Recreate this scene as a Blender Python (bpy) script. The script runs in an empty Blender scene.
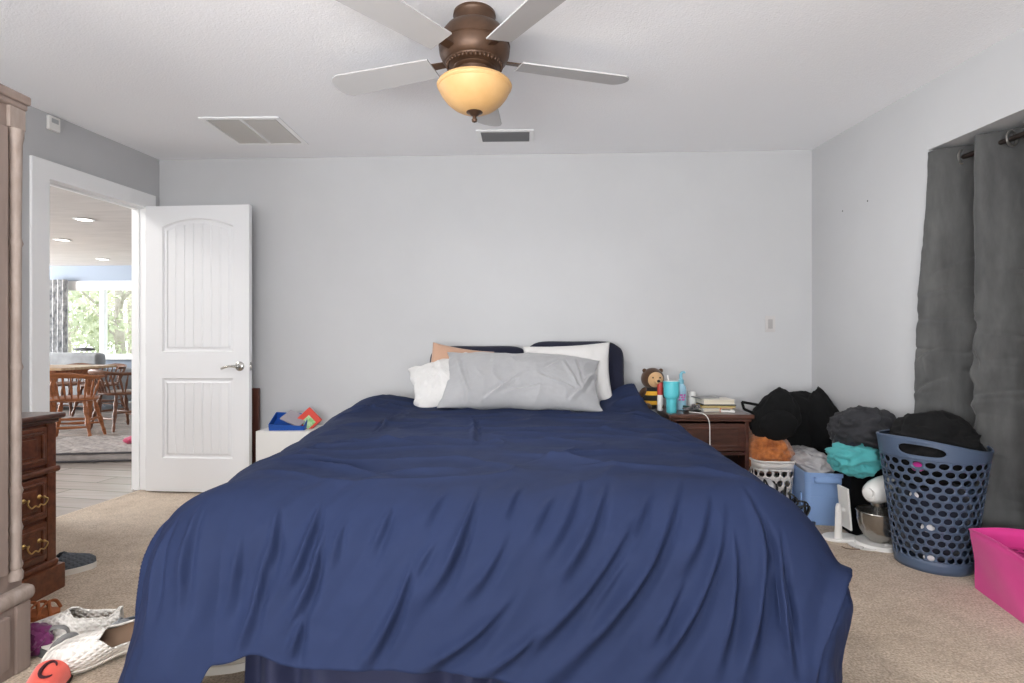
import bpy, bmesh, math, random
from mathutils import Vector as V, Matrix, noise, Euler

R = math.radians
PI = math.pi
sc = bpy.context.scene
COL = sc.collection

# ---------------------------------------------------------------- camera
F, CX, CY, H, YAW = 560.0, 512.0, 341.5, 1.07, R(2.6)
SN, CS = math.sin(YAW), math.cos(YAW)
cam_d = bpy.data.cameras.new('camera')
cam_d.sensor_width = 36.0
cam_d.lens = F / 1024 * 36.0
cam_d.clip_start = 0.05
cam = bpy.data.objects.new('camera', cam_d)
cam.location = (0, 0, H)
cam.rotation_euler = (PI / 2, 0, YAW)
COL.objects.link(cam)
sc.camera = cam

# ---------------------------------------------------------------- world, lights, exposure
w = bpy.data.worlds.new('sky')
sc.world = w
w.use_nodes = True
bg = w.node_tree.nodes['Background']
bg.inputs['Color'].default_value = (0.88, 0.94, 1.0, 1)
bg.inputs['Strength'].default_value = 3.0

def area(name, loc, rot, sx, sy, power, col=(1, 1, 1)):
    d = bpy.data.lights.new(name, 'AREA')
    d.shape = 'RECTANGLE'
    d.size, d.size_y, d.energy, d.color = sx, sy, power, col
    o = bpy.data.objects.new(name, d)
    o.location, o.rotation_euler = loc, rot
    COL.objects.link(o)
    return o

area('window_daylight', (-.95, -1.60, 1.25), (R(90), 0, R(6)), 3.3, 1.9, 15, (1.0, 0.995, 0.985))
area('ceiling_uplight_fill', (-1.0, -1.45, .9), (R(145), 0, 0), 3.4, 1.0, 200, (0.985, 0.99, 1.0))  # added upward fill behind the camera, there to brighten the ceiling
area('side_fill', (-2.6, 0.1, 1.2), (R(90), 0, R(-90)), 1.4, 1.5, 14, (1.0, 0.99, 0.975))  # added fill standing inside the room; the left wall has no window
area('dining_fill', (-12.2, 6.0, 1.4), (R(90), 0, R(-90)), 5.0, 2.0, 1100, (0.97, 0.99, 1.0))  # added fill for the dining room, beside its windowless left wall
area('doorway_fill', (-3.75, 3.0, 2.38), (0, 0, 0), .5, .5, 26, (1.0, 0.97, 0.93))  # added fill without a fixture, brightens the carpet by the doorway
sun_d = bpy.data.lights.new('sun', 'SUN')
sun_d.energy, sun_d.angle, sun_d.color = 1.0, R(3), (1.0, 0.96, 0.9)
sun = bpy.data.objects.new('sun', sun_d)
sun.rotation_euler = (R(48), 0, R(-18))
COL.objects.link(sun)

sc.view_settings.view_transform = 'Standard'
sc.view_settings.look = 'None'
sc.view_settings.gamma = 1.0
sc.view_settings.use_curve_mapping = False
sc.view_settings.exposure = 0.0

# ---------------------------------------------------------------- helpers
def cw(xc, zc, z):
    return V((xc * CS - zc * SN, xc * SN + zc * CS, z))

def P(px, py, zc):
    """the point a pixel shows at distance zc along the lens axis"""
    return cw((px - CX) / F * zc, zc, H - (py - CY) / F * zc)

def PF(px, py, z=0.0):
    """the point a pixel shows at height z"""
    return P(px, py, (H - z) * F / (py - CY))

def lin(c):
    c = c / 255.0
    return c / 12.92 if c <= 0.04045 else ((c + 0.055) / 1.055) ** 2.4

def rgb(c):
    return (lin(c[0]), lin(c[1]), lin(c[2]), 1)

def mat(name, c, rough=0.6, metal=0.0, var=0.0, vs=8.0, stretch=(1, 1, 1), bump=0.0, bs=60.0, bdist=0.002,
        c2=None, spec=0.35, sheen=0.0, trans=0.0, alpha=1.0, coat=0.0, emit=0.0):
    m = bpy.data.materials.new(name)
    m.use_nodes = True
    nt = m.node_tree
    b = nt.nodes['Principled BSDF']
    b.inputs['Roughness'].default_value = rough
    b.inputs['Metallic'].default_value = metal
    b.inputs['Specular IOR Level'].default_value = spec
    b.inputs['Sheen Weight'].default_value = sheen
    b.inputs['Transmission Weight'].default_value = trans
    b.inputs['Alpha'].default_value = alpha
    b.inputs['Coat Weight'].default_value = coat
    b.inputs['Base Color'].default_value = rgb(c)
    if emit:
        b.inputs['Emission Color'].default_value = rgb(c)
        b.inputs['Emission Strength'].default_value = emit
    tc = nt.nodes.new('ShaderNodeTexCoord')
    mp = nt.nodes.new('ShaderNodeMapping')
    mp.inputs['Scale'].default_value = stretch
    nt.links.new(tc.outputs['Object'], mp.inputs['Vector'])
    if var or c2:
        n = nt.nodes.new('ShaderNodeTexNoise')
        n.inputs['Scale'].default_value = vs
        n.inputs['Detail'].default_value = 6
        n.inputs['Roughness'].default_value = 0.6
        nt.links.new(mp.outputs[0], n.inputs['Vector'])
        r = nt.nodes.new('ShaderNodeValToRGB')
        r.color_ramp.elements[0].position = 0.32
        r.color_ramp.elements[1].position = 0.68
        a = c2 if c2 else [x * (1 - var) for x in c]
        d = c if c2 else [min(255, x * (1 + var)) for x in c]
        r.color_ramp.elements[0].color = rgb(a)
        r.color_ramp.elements[1].color = rgb(d)
        nt.links.new(n.outputs['Fac'], r.inputs['Fac'])
        nt.links.new(r.outputs['Color'], b.inputs['Base Color'])
    if bump:
        n2 = nt.nodes.new('ShaderNodeTexNoise')
        n2.inputs['Scale'].default_value = bs
        n2.inputs['Detail'].default_value = 4
        nt.links.new(mp.outputs[0], n2.inputs['Vector'])
        bp = nt.nodes.new('ShaderNodeBump')
        bp.inputs['Strength'].default_value = bump
        bp.inputs['Distance'].default_value = bdist
        nt.links.new(n2.outputs['Fac'], bp.inputs['Height'])
        nt.links.new(bp.outputs['Normal'], b.inputs['Normal'])
    return m

class MB:
    """collects shapes and links them as one mesh"""
    def __init__(s):
        s.bm = bmesh.new()
    def mark(s):
        s.bm.verts.index_update()
        return len(s.bm.verts)
    def xf(s, m, k=0):
        s.bm.verts.ensure_lookup_table()
        for v in list(s.bm.verts)[k:]:
            v.co = m @ v.co
        return s
    def add(s, vs, fs):
        q = [s.bm.verts.new(v) for v in vs]
        for f in fs:
            try:
                s.bm.faces.new([q[i] for i in f])
            except ValueError:
                pass
        return q
    def box(s, c, d, rot=None, bev=0.0, seg=2):
        b = bmesh.new()
        bmesh.ops.create_cube(b, size=1)
        bmesh.ops.scale(b, vec=d, verts=b.verts)
        if bev:
            bmesh.ops.bevel(b, geom=b.edges[:], offset=min(bev, min(d) * .49), segments=seg, affect='EDGES', profile=0.5)
        if rot is not None:
            bmesh.ops.rotate(b, cent=(0, 0, 0), matrix=Euler(rot).to_matrix(), verts=b.verts)
        bmesh.ops.translate(b, vec=c, verts=b.verts)
        s.merge(b)
        return s
    def merge(s, b):
        b.verts.index_update()
        vs = [v.co.copy() for v in b.verts]
        fs = [[v.index for v in f.verts] for f in b.faces]
        b.free()
        s.add(vs, fs)
    def lathe(s, prof, n=32, c=(0, 0, 0), squash=(1, 1), m=None):
        vs, fs = [], []
        for (r, z) in prof:
            for i in range(n):
                a = 2 * PI * i / n
                p = V((r * math.cos(a) * squash[0], r * math.sin(a) * squash[1], z))
                vs.append((m @ p if m else p) + V(c))
        for j in range(len(prof) - 1):
            for i in range(n):
                k = (i + 1) % n
                fs.append((j * n + i, j * n + k, (j + 1) * n + k, (j + 1) * n + i))
        if prof[0][0] > 1e-6:
            fs.append(tuple(range(n - 1, -1, -1)))
        if prof[-1][0] > 1e-6:
            fs.append(tuple((len(prof) - 1) * n + i for i in range(n)))
        s.add(vs, fs)
        return s
    def tube(s, pts, r, n=8, closed=False, flat=1.0):
        pts = [V(p) for p in pts]
        N = len(pts)
        vs, fs = [], []
        nrm = None
        for i, p in enumerate(pts):
            if closed:
                t = pts[(i + 1) % N] - pts[i - 1]
            else:
                t = pts[min(i + 1, N - 1)] - pts[max(i - 1, 0)]
            t = t.normalized() if t.length > 1e-9 else V((0, 0, 1))
            if nrm is None:
                nrm = t.orthogonal().normalized()
            nrm = (nrm - t * nrm.dot(t))
            nrm = nrm.normalized() if nrm.length > 1e-6 else t.orthogonal().normalized()
            bn = t.cross(nrm)
            rr = r[i] if isinstance(r, (list, tuple)) else r
            for k in range(n):
                a = 2 * PI * k / n
                vs.append(p + nrm * math.cos(a) * rr + bn * math.sin(a) * rr * flat)
        for i in range(N if closed else N - 1):
            j = (i + 1) % N
            for k in range(n):
                l = (k + 1) % n
                fs.append((i * n + k, i * n + l, j * n + l, j * n + k))
        if not closed:
            fs.append(tuple(range(n - 1, -1, -1)))
            fs.append(tuple((N - 1) * n + k for k in range(n)))
        s.add(vs, fs)
        return s
    def prism(s, poly, z0, z1, m=None):
        n = len(poly)
        vs = [V((x, y, z0)) for x, y in poly] + [V((x, y, z1)) for x, y in poly]
        if m:
            vs = [m @ v for v in vs]
        fs = [tuple(range(n - 1, -1, -1)), tuple(range(n, 2 * n))]
        fs += [(i, (i + 1) % n, n + (i + 1) % n, n + i) for i in range(n)]
        s.add(vs, fs)
        return s
    def grid(s, fn, nu, nv, wrap=False):
        vs = [fn(i / (nu if wrap else nu - 1), j / (nv - 1)) for j in range(nv) for i in range(nu)]
        fs = []
        for j in range(nv - 1):
            for i in range(nu if wrap else nu - 1):
                k = (i + 1) % nu
                fs.append((j * nu + i, j * nu + k, (j + 1) * nu + k, (j + 1) * nu + i))
        s.add(vs, fs)
        return s
    def ball(s, c, r, sub=3, fn=None, rot=None):
        b = bmesh.new()
        bmesh.ops.create_icosphere(b, subdivisions=sub, radius=1)
        r = V((r, r, r)) if not hasattr(r, '__len__') else V(r)
        e = Euler(rot).to_matrix() if rot else None
        for v in b.verts:
            q = v.co.copy()
            k = fn(q) if fn else 1.0
            p = V((q.x * r.x, q.y * r.y, q.z * r.z)) * k
            v.co = (e @ p if e else p) + V(c)
        s.merge(b)
        return s
    def solid(s, t):
        bmesh.ops.recalc_face_normals(s.bm, faces=s.bm.faces)
        bmesh.ops.solidify(s.bm, geom=s.bm.faces[:], thickness=t)
        return s
    def build(s, name, m, parent=None, ang=38, norm=True, weld=False):
        if weld:
            bmesh.ops.remove_doubles(s.bm, verts=s.bm.verts, dist=1e-5)
        if norm:
            bmesh.ops.recalc_face_normals(s.bm, faces=s.bm.faces)
        me = bpy.data.meshes.new(name)
        s.bm.to_mesh(me)
        s.bm.free()
        me.materials.append(m)
        me.shade_smooth()
        me.set_sharp_from_angle(angle=R(ang))
        o = bpy.data.objects.new(name, me)
        COL.objects.link(o)
        if ang <= 60:
            md = o.modifiers.new('even_shading', 'WEIGHTED_NORMAL')
            md.keep_sharp = True
        if parent:
            o.parent = parent
        return o

def tag(o, label=None, cat=None, group=None, kind=None):
    if label: o['label'] = label
    if cat: o['category'] = cat
    if group: o['group'] = group
    if kind: o['kind'] = kind
    return o

def thing(name, label, cat, loc=(0, 0, 0), rz=0.0, group=None, rot=None):
    o = bpy.data.objects.new(name, None)
    COL.objects.link(o)
    o.location = loc
    o.rotation_euler = rot if rot else (0, 0, rz)
    return tag(o, label, cat, group)

def struct(name, mb, m, parent=None, label=None, **k):
    o = mb.build(name, m, parent, **k)
    if not parent:
        tag(o, label or name.replace('_', ' '), name.split('_')[0], None, 'structure')
    return o

def dup(root, loc, rz, label=None):
    r = root.copy()
    COL.objects.link(r)
    r.location = loc
    r.rotation_euler = (0, 0, rz)
    if label: r['label'] = label
    for ch in [o for o in bpy.data.objects if o.parent == root]:
        c = ch.copy()
        COL.objects.link(c)
        c.parent = r
        for g in [o for o in bpy.data.objects if o.parent == ch]:
            d = g.copy()
            COL.objects.link(d)
            d.parent = c
    return r

def fbm(p, s=1.0, o=0.0, n=4):
    q = V((p[0] * s + o, p[1] * s + o * 1.7, p[2] * s - o * 0.6))
    return noise.fractal(q, 0.8, 2.1, n)

def ridge(p, s, o=0.0):
    q = V((p[0] * s + o, p[1] * s + o * .7, p[2] * s + o * 1.3))
    return 1 - abs(noise.noise(q)) * 2.2

def sst(a, b, x):
    t = max(0.0, min(1.0, (x - a) / (b - a)))
    return t * t * (3 - 2 * t)

def smooth(pts, k=5, closed=False):
    pts = [V(p) for p in pts]
    n = len(pts)
    out = []
    for i in range(n if closed else n - 1):
        if closed:
            a, b, c, d = pts[i - 1], pts[i], pts[(i + 1) % n], pts[(i + 2) % n]
        else:
            a, b, c, d = pts[max(i - 1, 0)], pts[i], pts[i + 1], pts[min(i + 2, n - 1)]
        for j in range(k):
            q = j / k
            out.append(.5 * ((2 * b) + (c - a) * q + (2 * a - 5 * b + 4 * c - d) * q * q + (3 * b - a - 3 * c + d) * q ** 3))
    if not closed: out.append(pts[-1])
    return out

def lerp(tab, x):
    for (x0, y0), (x1, y1) in zip(tab, tab[1:]):
        if x <= x1:
            t = max(0.0, (x - x0) / (x1 - x0))
            return y0 + (y1 - y0) * t
    return tab[-1][1]

# ---------------------------------------------------------------- materials
M_wall = mat('wall_paint', (193, 193, 194), 0.75, var=0.012, vs=1.5, bump=0.12, bs=160, bdist=0.0015)
M_ceil = mat('textured_ceiling', (245, 245, 247), 0.9, bump=0.38, bs=120, bdist=0.006)
M_trim = mat('white_trim', (244, 244, 244), 0.4)
M_door = mat('white_door_paint', (234, 234, 235), 0.38)
M_carpet = mat('beige_carpet', (232, 213, 190), 0.95, c2=(156, 136, 116), vs=120, bump=0.55, bs=260, bdist=0.008, sheen=0.2)
M_night = mat('cherry_wood_shaded', (84, 48, 36), 0.32, c2=(52, 28, 22), vs=5, stretch=(1.2, 6, 6), coat=0.25)  # same cherry wood as the chest, with dimmer light put into its colour
def carpet(m):
    nt = m.node_tree; b = nt.nodes['Principled BSDF']
    src = b.inputs['Base Color'].links[0].from_socket
    tc = nt.nodes.new('ShaderNodeTexCoord')
    for sc_, lo, p0, p1 in ((3.2, .80, .38, .62), (17, .84, .36, .56)):
        n = nt.nodes.new('ShaderNodeTexNoise'); n.inputs['Scale'].default_value = sc_; n.inputs['Detail'].default_value = 7; n.inputs['Roughness'].default_value = .7
        nt.links.new(tc.outputs['Object'], n.inputs['Vector'])
        r = nt.nodes.new('ShaderNodeValToRGB'); r.color_ramp.elements[0].position = p0; r.color_ramp.elements[1].position = p1
        r.color_ramp.elements[0].color = (lo, lo * .97, lo * .94, 1); r.color_ramp.elements[1].color = (1, 1, 1, 1)
        nt.links.new(n.outputs['Fac'], r.inputs['Fac'])
        mx = nt.nodes.new('ShaderNodeMix'); mx.data_type = 'RGBA'; mx.blend_type = 'MULTIPLY'; mx.inputs['Factor'].default_value = 1
        nt.links.new(src, mx.inputs['A']); nt.links.new(r.outputs['Color'], mx.inputs['B'])
        src = mx.outputs['Result']
    nt.links.new(src, b.inputs['Base Color'])
carpet(M_carpet)
M_wood_dk = mat('cherry_wood_lit', (122, 72, 48), 0.32, c2=(80, 45, 31), vs=5, stretch=(1.2, 6, 6), coat=0.25)  # same cherry wood, the brighter light on the chest put into its colour
M_wood_top = mat('dark_cherry_top', (100, 66, 54), 0.28, c2=(70, 44, 36), vs=4, stretch=(1.5, 7, 7), coat=0.3)
M_taupe = mat('taupe_painted_wood', (147, 130, 121), 0.5, c2=(128, 112, 104), vs=3, stretch=(6, 6, .6))
M_worn = mat('worn_taupe_edge', (138, 123, 114), 0.6, c2=(160, 146, 137), vs=16, stretch=(3, 3, .8))
M_bronze = mat('oiled_bronze', (96, 72, 56), 0.42, metal=0.4, c2=(68, 50, 39), vs=9)
M_amber = mat('amber_glass', (226, 184, 128), 0.45, c2=(212, 166, 108), vs=7, spec=0.35, coat=0.0)
M_blade = mat('pale_grey_blade', (190, 189, 189), 0.7)
M_nickel = mat('satin_nickel', (190, 188, 184), 0.25, metal=0.9)
M_brass = mat('aged_brass', (196, 164, 104), 0.3, metal=0.85)
M_black = mat('black_plastic', (13, 13, 15), 0.45)
M_blackcloth = mat('black_cloth', (9, 9, 10), 0.95, spec=.15, bump=0.4, bs=60, bdist=0.003)
M_white = mat('white_plastic', (232, 230, 226), 0.35)
M_grille = mat('grey_grille_metal', (214, 210, 206), 0.5)
M_duct = mat('dark_duct', (46, 46, 48), 0.7)

def cloth(name, c, dark=0.85, sheen=0.3, bs=500, rough=0.85, bump=0.25):
    return mat(name, c, rough, c2=[x * dark for x in c], vs=5, bump=bump, bs=bs, bdist=0.001, sheen=sheen)

# floor boards: brick pattern
def planks(name, c1, c2, seam, scale, rot=0.0, rough=0.25):
    m = mat(name, c1, rough)
    nt = m.node_tree
    b = nt.nodes['Principled BSDF']
    tc = nt.nodes.new('ShaderNodeTexCoord')
    mp = nt.nodes.new('ShaderNodeMapping')
    mp.inputs['Rotation'].default_value = (0, 0, rot)
    br = nt.nodes.new('ShaderNodeTexBrick')
    br.inputs['Color1'].default_value = rgb(c1)
    br.inputs['Color2'].default_value = rgb(c2)
    br.inputs['Mortar'].default_value = rgb(seam)
    br.inputs['Scale'].default_value = scale
    br.inputs['Mortar Size'].default_value = 0.006
    br.inputs['Brick Width'].default_value = 1.3
    br.inputs['Row Height'].default_value = 0.19
    n = nt.nodes.new('ShaderNodeTexNoise')
    n.inputs['Scale'].default_value = 3
    n.inputs['Detail'].default_value = 8
    mp2 = nt.nodes.new('ShaderNodeMapping')
    mp2.inputs['Rotation'].default_value = (0, 0, rot)
    mp2.inputs['Scale'].default_value = (0.5, 7, 1)
    nt.links.new(tc.outputs['Object'], mp.inputs[0])
    nt.links.new(tc.outputs['Object'], mp2.inputs[0])
    nt.links.new(mp.outputs[0], br.inputs['Vector'])
    nt.links.new(mp2.outputs[0], n.inputs['Vector'])
    mx = nt.nodes.new('ShaderNodeMix')
    mx.data_type = 'RGBA'
    mx.blend_type = 'MULTIPLY'
    mx.inputs['Factor'].default_value = 0.5
    nt.links.new(br.outputs['Color'], mx.inputs['A'])
    nt.links.new(n.outputs['Fac'], mx.inputs['B'])
    nt.links.new(mx.outputs['Result'], b.inputs['Base Color'])
    return m
M_planks = planks('grey_floorboards', (204, 194, 186), (178, 168, 160), (132, 124, 118), 1.0, R(8))

# ---------------------------------------------------------------- room shell
CEIL = 2.42
CL = P(160, 160, 4.17); CR = P(812, 150, 3.946)
D = 4.04
CL = V((CL.x, D, 0)); CR = V((CR.x, D, 0))
SL = 0.098
eL = V((-SL, -1, 0)).normalized(); nL = V((-1, SL, 0)).normalized()
eR = V((SL, -1, 0)).normalized(); nR = V((1, SL, 0)).normalized()
def frame(o, e, n):
    return Matrix(((e.x, n.x, 0, o.x), (e.y, n.y, 0, o.y), (0, 0, 1, 0), (0, 0, 0, 1)))
FL = frame(CL, eL, nL); FR = frame(CR, eR, nR)
LEN = 5.72
def hit(px, C, e):
    """distance along a side wall of the vertical line seen in a pixel column"""
    d = cw((px - CX) / F, 1.0, 0)
    # t*d = C + s*e
    det = d.x * (-e.y) + e.x * d.y
    t = (C.x * (-e.y) + e.x * C.y) / det
    s = (d.x * C.y - d.y * C.x) / det
    return abs(s), t
def seg_box(mb, m, s0, s1, n0, n1, z0, z1):
    k = mb.mark()
    mb.box(((s0 + s1) / 2, (n0 + n1) / 2, (z0 + z1) / 2), (s1 - s0, n1 - n0, z1 - z0))
    mb.xf(m, k)

S0, _ = hit(145.5, CL, eL); S1, _ = hit(47, CL, eL)
S0 -= 0.0
DH = 2.03
WT = 0.112
room = [(CL + eL * LEN), CL, CR, (CR + eR * LEN)]
room_o = [(CL + eL * LEN) + nL * .2, CL + V((-.2, .15, 0)), CR + V((.25, .15, 0)), (CR + eR * LEN) + nR * .3]

mb = MB(); mb.prism([(p.x, p.y) for p in [room[0], room[1], room[2] + V((.3, 0, 0)), room[3] + V((.3, 0, 0))]], -0.08, 0.0)
# carpet runs into the doorway a little
k = mb.mark(); mb.box(((S0 + S1) / 2, 0.02, -0.03), (S1 - S0, 0.05, 0.06)); mb.xf(FL, k)
struct('floor', mb, M_carpet, label='beige speckled carpet of the bedroom')
mb = MB(); mb.prism([(p.x, p.y) for p in room_o], CEIL, CEIL + .12)
struct('ceiling', mb, M_ceil, label='white textured ceiling of the bedroom')
mb = MB(); mb.box(((CL.x + CR.x) / 2, D + .075, CEIL / 2), (CR.x - CL.x + .35, .15, CEIL))
struct('wall_back', mb, M_wall, label='plain pale grey wall behind the bed')
mb = MB()
seg_box(mb, FL, 0, S0 - .03, 0, WT, 0, CEIL)
seg_box(mb, FL, S1 + .03, LEN, 0, WT, 0, CEIL)
seg_box(mb, FL, S0 - .03, S1 + .03, 0, WT, DH + .03, CEIL)
struct('wall_left', mb, M_wall, label='pale grey left wall with the doorway')
T0, _ = hit(928.5, CR, eR)
RH = 2.067
mb = MB()
seg_box(mb, FR, 0, T0, 0, .3, 0, CEIL)
seg_box(mb, FR, T0 + 1.9, LEN, 0, .3, 0, CEIL)
seg_box(mb, FR, T0, T0 + 1.9, 0, .3, RH, CEIL)
seg_box(mb, FR, T0, T0 + 1.9, .26, .3, 0, RH)
struct('wall_right', mb, M_wall, label='pale grey right wall with the curtained recess')
mb = MB()
yf = room[0].y
for x0, x1, z0, z1 in ((-3.6, -2.7, 0, CEIL), (.8, 2.9, 0, CEIL), (-2.7, .8, 0, .25), (-2.7, .8, 2.25, CEIL)):
    mb.box(((x0 + x1) / 2, yf - .07, (z0 + z1) / 2), (x1 - x0, .14, z1 - z0))
struct('wall_front', mb, M_wall, label='wall behind the camera with the wide window')

# tiny nail holes on the right wall
for (px, py) in ((843, 211), (868, 201)):
    s, t = hit(px, CR, eR)
    p = P(px, py, t)
    mb = MB(); mb.lathe([(.004, 0), (.005, .002), (.002, .004)], 8, m=Matrix.Rotation(R(-90), 4, 'Y'))
    o = mb.build('wall_screw', M_duct); o.location = p - nR * .0015
    tag(o, 'tiny dark screw left in the right wall, ' + ('nearer the back corner' if px < 850 else 'nearer the curtain'), 'screw', 'screws in the right wall')

# door casing and jamb
mb = MB()
cwid = 0.105
s29, _ = hit(29.5, CL, eL)
seg_box(mb, FL, S1, s29, -.018, 0, 0, DH + cwid)
seg_box(mb, FL, S0 - .075, S0, -.018, 0, 0, DH + cwid)
seg_box(mb, FL, S0, S1, -.018, 0, DH, DH + cwid)
for a, b_ in ((S0 - .028, S0), (S1, S1 + .028)):
    seg_box(mb, FL, a, b_, 0, WT, 0, DH + .028)
seg_box(mb, FL, S0, S1, 0, WT, DH, DH + .028)
for a, b_ in ((S0, S0 + .012), (S1 - .012, S1)):
    seg_box(mb, FL, a, b_, .045, .08, 0, DH)
seg_box(mb, FL, S0, S1, .045, .08, DH - .012, DH)
struct('trim_1', mb, M_trim, label='white casing around the bedroom doorway')

# the open door: a two panel leaf with an arched upper panel and beaded boards
hp = P(147.5, 300, 3.985); fp = P(250.5, 300, 3.925)
wd = (fp - hp).length
ang = math.atan2(fp.y - hp.y, fp.x - hp.x)
LH = 2.015; TH = .035
def door_leaf():
    mb = MB()
    x0, x1 = .124, wd - .118
    zs = (.235, .80, .985, 1.90)
    for a, b_, c, d in ((0, x0, 0, LH), (x1, wd, 0, LH), (x0, x1, 0, zs[0]), (x0, x1, zs[1], zs[2])):
        mb.box(((a + b_) / 2, 0, (c + d) / 2), (b_ - a, TH, d - c))
    N = 16
    def arch(x):
        u = (x - x0) / (x1 - x0) * 2 - 1
        return zs[3] + .055 * (1 - u * u) - .03
    xs = [x0 + (x1 - x0) * i / N for i in range(N + 1)]
    mb.prism([(x0, LH)] + [(x, arch(x)) for x in xs] + [(x1, LH)], -TH / 2, TH / 2, Matrix.Rotation(R(90), 4, 'X'))
    # beaded boards inside each panel, and a sloping bead around it
    def panel(z0, ztop):
        nb = 7
        bw = (x1 - x0 - .064) / nb
        for side in (-1, 1):
            yb = side * (TH / 2 - .0075)
            vs, fs = [], []
            for k in range(nb):
                a = x0 + .032 + k * bw
                for x, y in ((a, yb - side * .005), (a + .006, yb), (a + bw - .006, yb), (a + bw, yb - side * .005)):
                    i = len(vs)
                    vs += [(x, y, z0 + .03), (x, y, ztop(x) - .028)]
                    if i: fs.append((i - 2, i, i + 1, i - 1))
            mb.add(vs, fs)
        loop = [(x0, z0), (x1, z0)] + [(x, ztop(x)) for x in reversed(xs)]
        zc = (z0 + ztop((x0 + x1) / 2)) / 2
        for side in (-1, 1):
            vs, fs = [], []
            n = len(loop)
            for (ins, y) in ((0, TH / 2), (.010, TH / 2 - .013), (.020, TH / 2 - .013), (.034, TH / 2 - .005)):
                for (x, z) in loop:
                    cx_ = (x0 + x1) / 2
                    hx = (x1 - x0) / 2; hz = max(.05, abs(zs[1] - zs[0]) / 2 if z0 == zs[0] else (zs[3] - zs[2]) / 2)
                    vs.append((cx_ + (x - cx_) * (1 - ins / hx), side * y, zc + (z - zc) * (1 - ins / hz)))
            for j in range(3):
                for i in range(n):
                    k = (i + 1) % n
                    fs.append((j * n + i, j * n + k, (j + 1) * n + k, (j + 1) * n + i))
            mb.add(vs, fs)
        mb.box(((x0 + x1) / 2, 0, (z0 + zs[2 if z0 == zs[0] else 3]) / 2 if z0 != zs[0] else (z0 + zs[1]) / 2),
               (x1 - x0, .012, (zs[3] - z0 + .04) if z0 != zs[0] else zs[1] - z0))
    panel(zs[0], lambda x: zs[1])
    panel(zs[2], arch)
    return mb
door = struct('door_1', door_leaf(), M_door, label='white two panel door standing open against the back wall', ang=25)
door.location = (hp.x, hp.y, .012)
door.rotation_euler = (0, 0, ang)
mb = MB()
Rx = Matrix.Rotation(R(90), 4, 'X')
hx, hz = wd - .068, .885
mb.lathe([(.033, 0), (.033, .006), (.028, .012), (.014, .016), (.012, .04), (.0, .042)], 24, (hx, -TH / 2, hz), m=Rx)
mb.tube([(hx, -TH / 2 - .04, hz), (hx - .02, -TH / 2 - .046, hz + .002), (hx - .055, -TH / 2 - .046, hz + .002),
         (hx - .085, -TH / 2 - .046, hz - .006), (hx - .11, -TH / 2 - .044, hz - .016)], [.010, .0095, .008, .008, .0065], 10)
o = mb.build('door_handle', M_nickel, door); o['label'] = 'satin nickel lever handle'
mb = MB(); mb.box((wd + .001, 0, hz), (.003, .024, .057), bev=.001); mb.box((wd + .005, 0, hz), (.01, .012, .016), bev=.002)
mb.build('latch_plate', M_nickel, door)
for z in (.2, 1.0, 1.8):
    mb = MB(); mb.lathe([(.006, -.045), (.006, .045)], 10, (-.006, TH / 2 + .002, z)); mb.box((-.001, 0, z), (.003, .03, .09))
    mb.build('hinge', M_nickel, door)

# ---------------------------------------------------------------- hall and dining room beyond the doorway
DY, DX = 9.62, -13.0
mb = MB(); po = CL + nL * .04; pn = CL + eL * LEN + nL * .04
mb.prism([(DX, DY), (DX, pn.y), (pn.x, pn.y), (po.x, po.y), (-2.75, DY)], -.08, -.006)
struct('floor', mb, M_planks, label='grey plank floor of the dining room')
mb = MB(); po = CL + nL * WT; pn = CL + eL * LEN + nL * WT
mb.prism([(DX - .1, DY + .1), (DX - .1, pn.y), (pn.x, pn.y), (po.x, po.y), (po.x, D + .15), (-2.6, D + .15), (-2.6, DY + .1)], CEIL, CEIL + .12)
struct('ceiling', mb, mat('dining_ceiling', (206, 200, 196), .85, var=.03, vs=2, stretch=(1, 5, 1), bump=.5, bs=60, bdist=.01), label='ceiling of the dining room')
M_blue = mat('blue_grey_paint', (150, 160, 174), .8)
wx0 = P(50, 300, 9.9).x; wx1 = P(50, 300, 9.9).x + 2.9
mb = MB()
for x0, x1, z0, z1 in ((DX, wx0, 0, CEIL), (wx1, -2.6, 0, CEIL), (wx0, wx1, 0, .78), (wx0, wx1, 2.05, CEIL)):
    mb.box(((x0 + x1) / 2, DY + .08, (z0 + z1) / 2), (x1 - x0, .16, z1 - z0))
struct('wall_far', mb, M_blue, label='blue grey far wall of the dining room')
mb = MB(); mb.box((DX - .05, (DY + pn.y) / 2, CEIL / 2), (.1, DY - pn.y, CEIL)); struct('wall_west', mb, M_blue, label='left wall of the dining room')
mb = MB(); mb.box((-2.68, (DY + D + .15) / 2, CEIL / 2), (.12, DY - D - .15, CEIL)); struct('wall_east', mb, M_wall, label='right wall of the dining room')
mb = MB(); mb.box(((DX + pn.x) / 2, pn.y - .06, CEIL / 2), (pn.x - DX, .12, CEIL)); struct('wall_near', mb, M_blue, label='near wall of the dining room')
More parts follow.
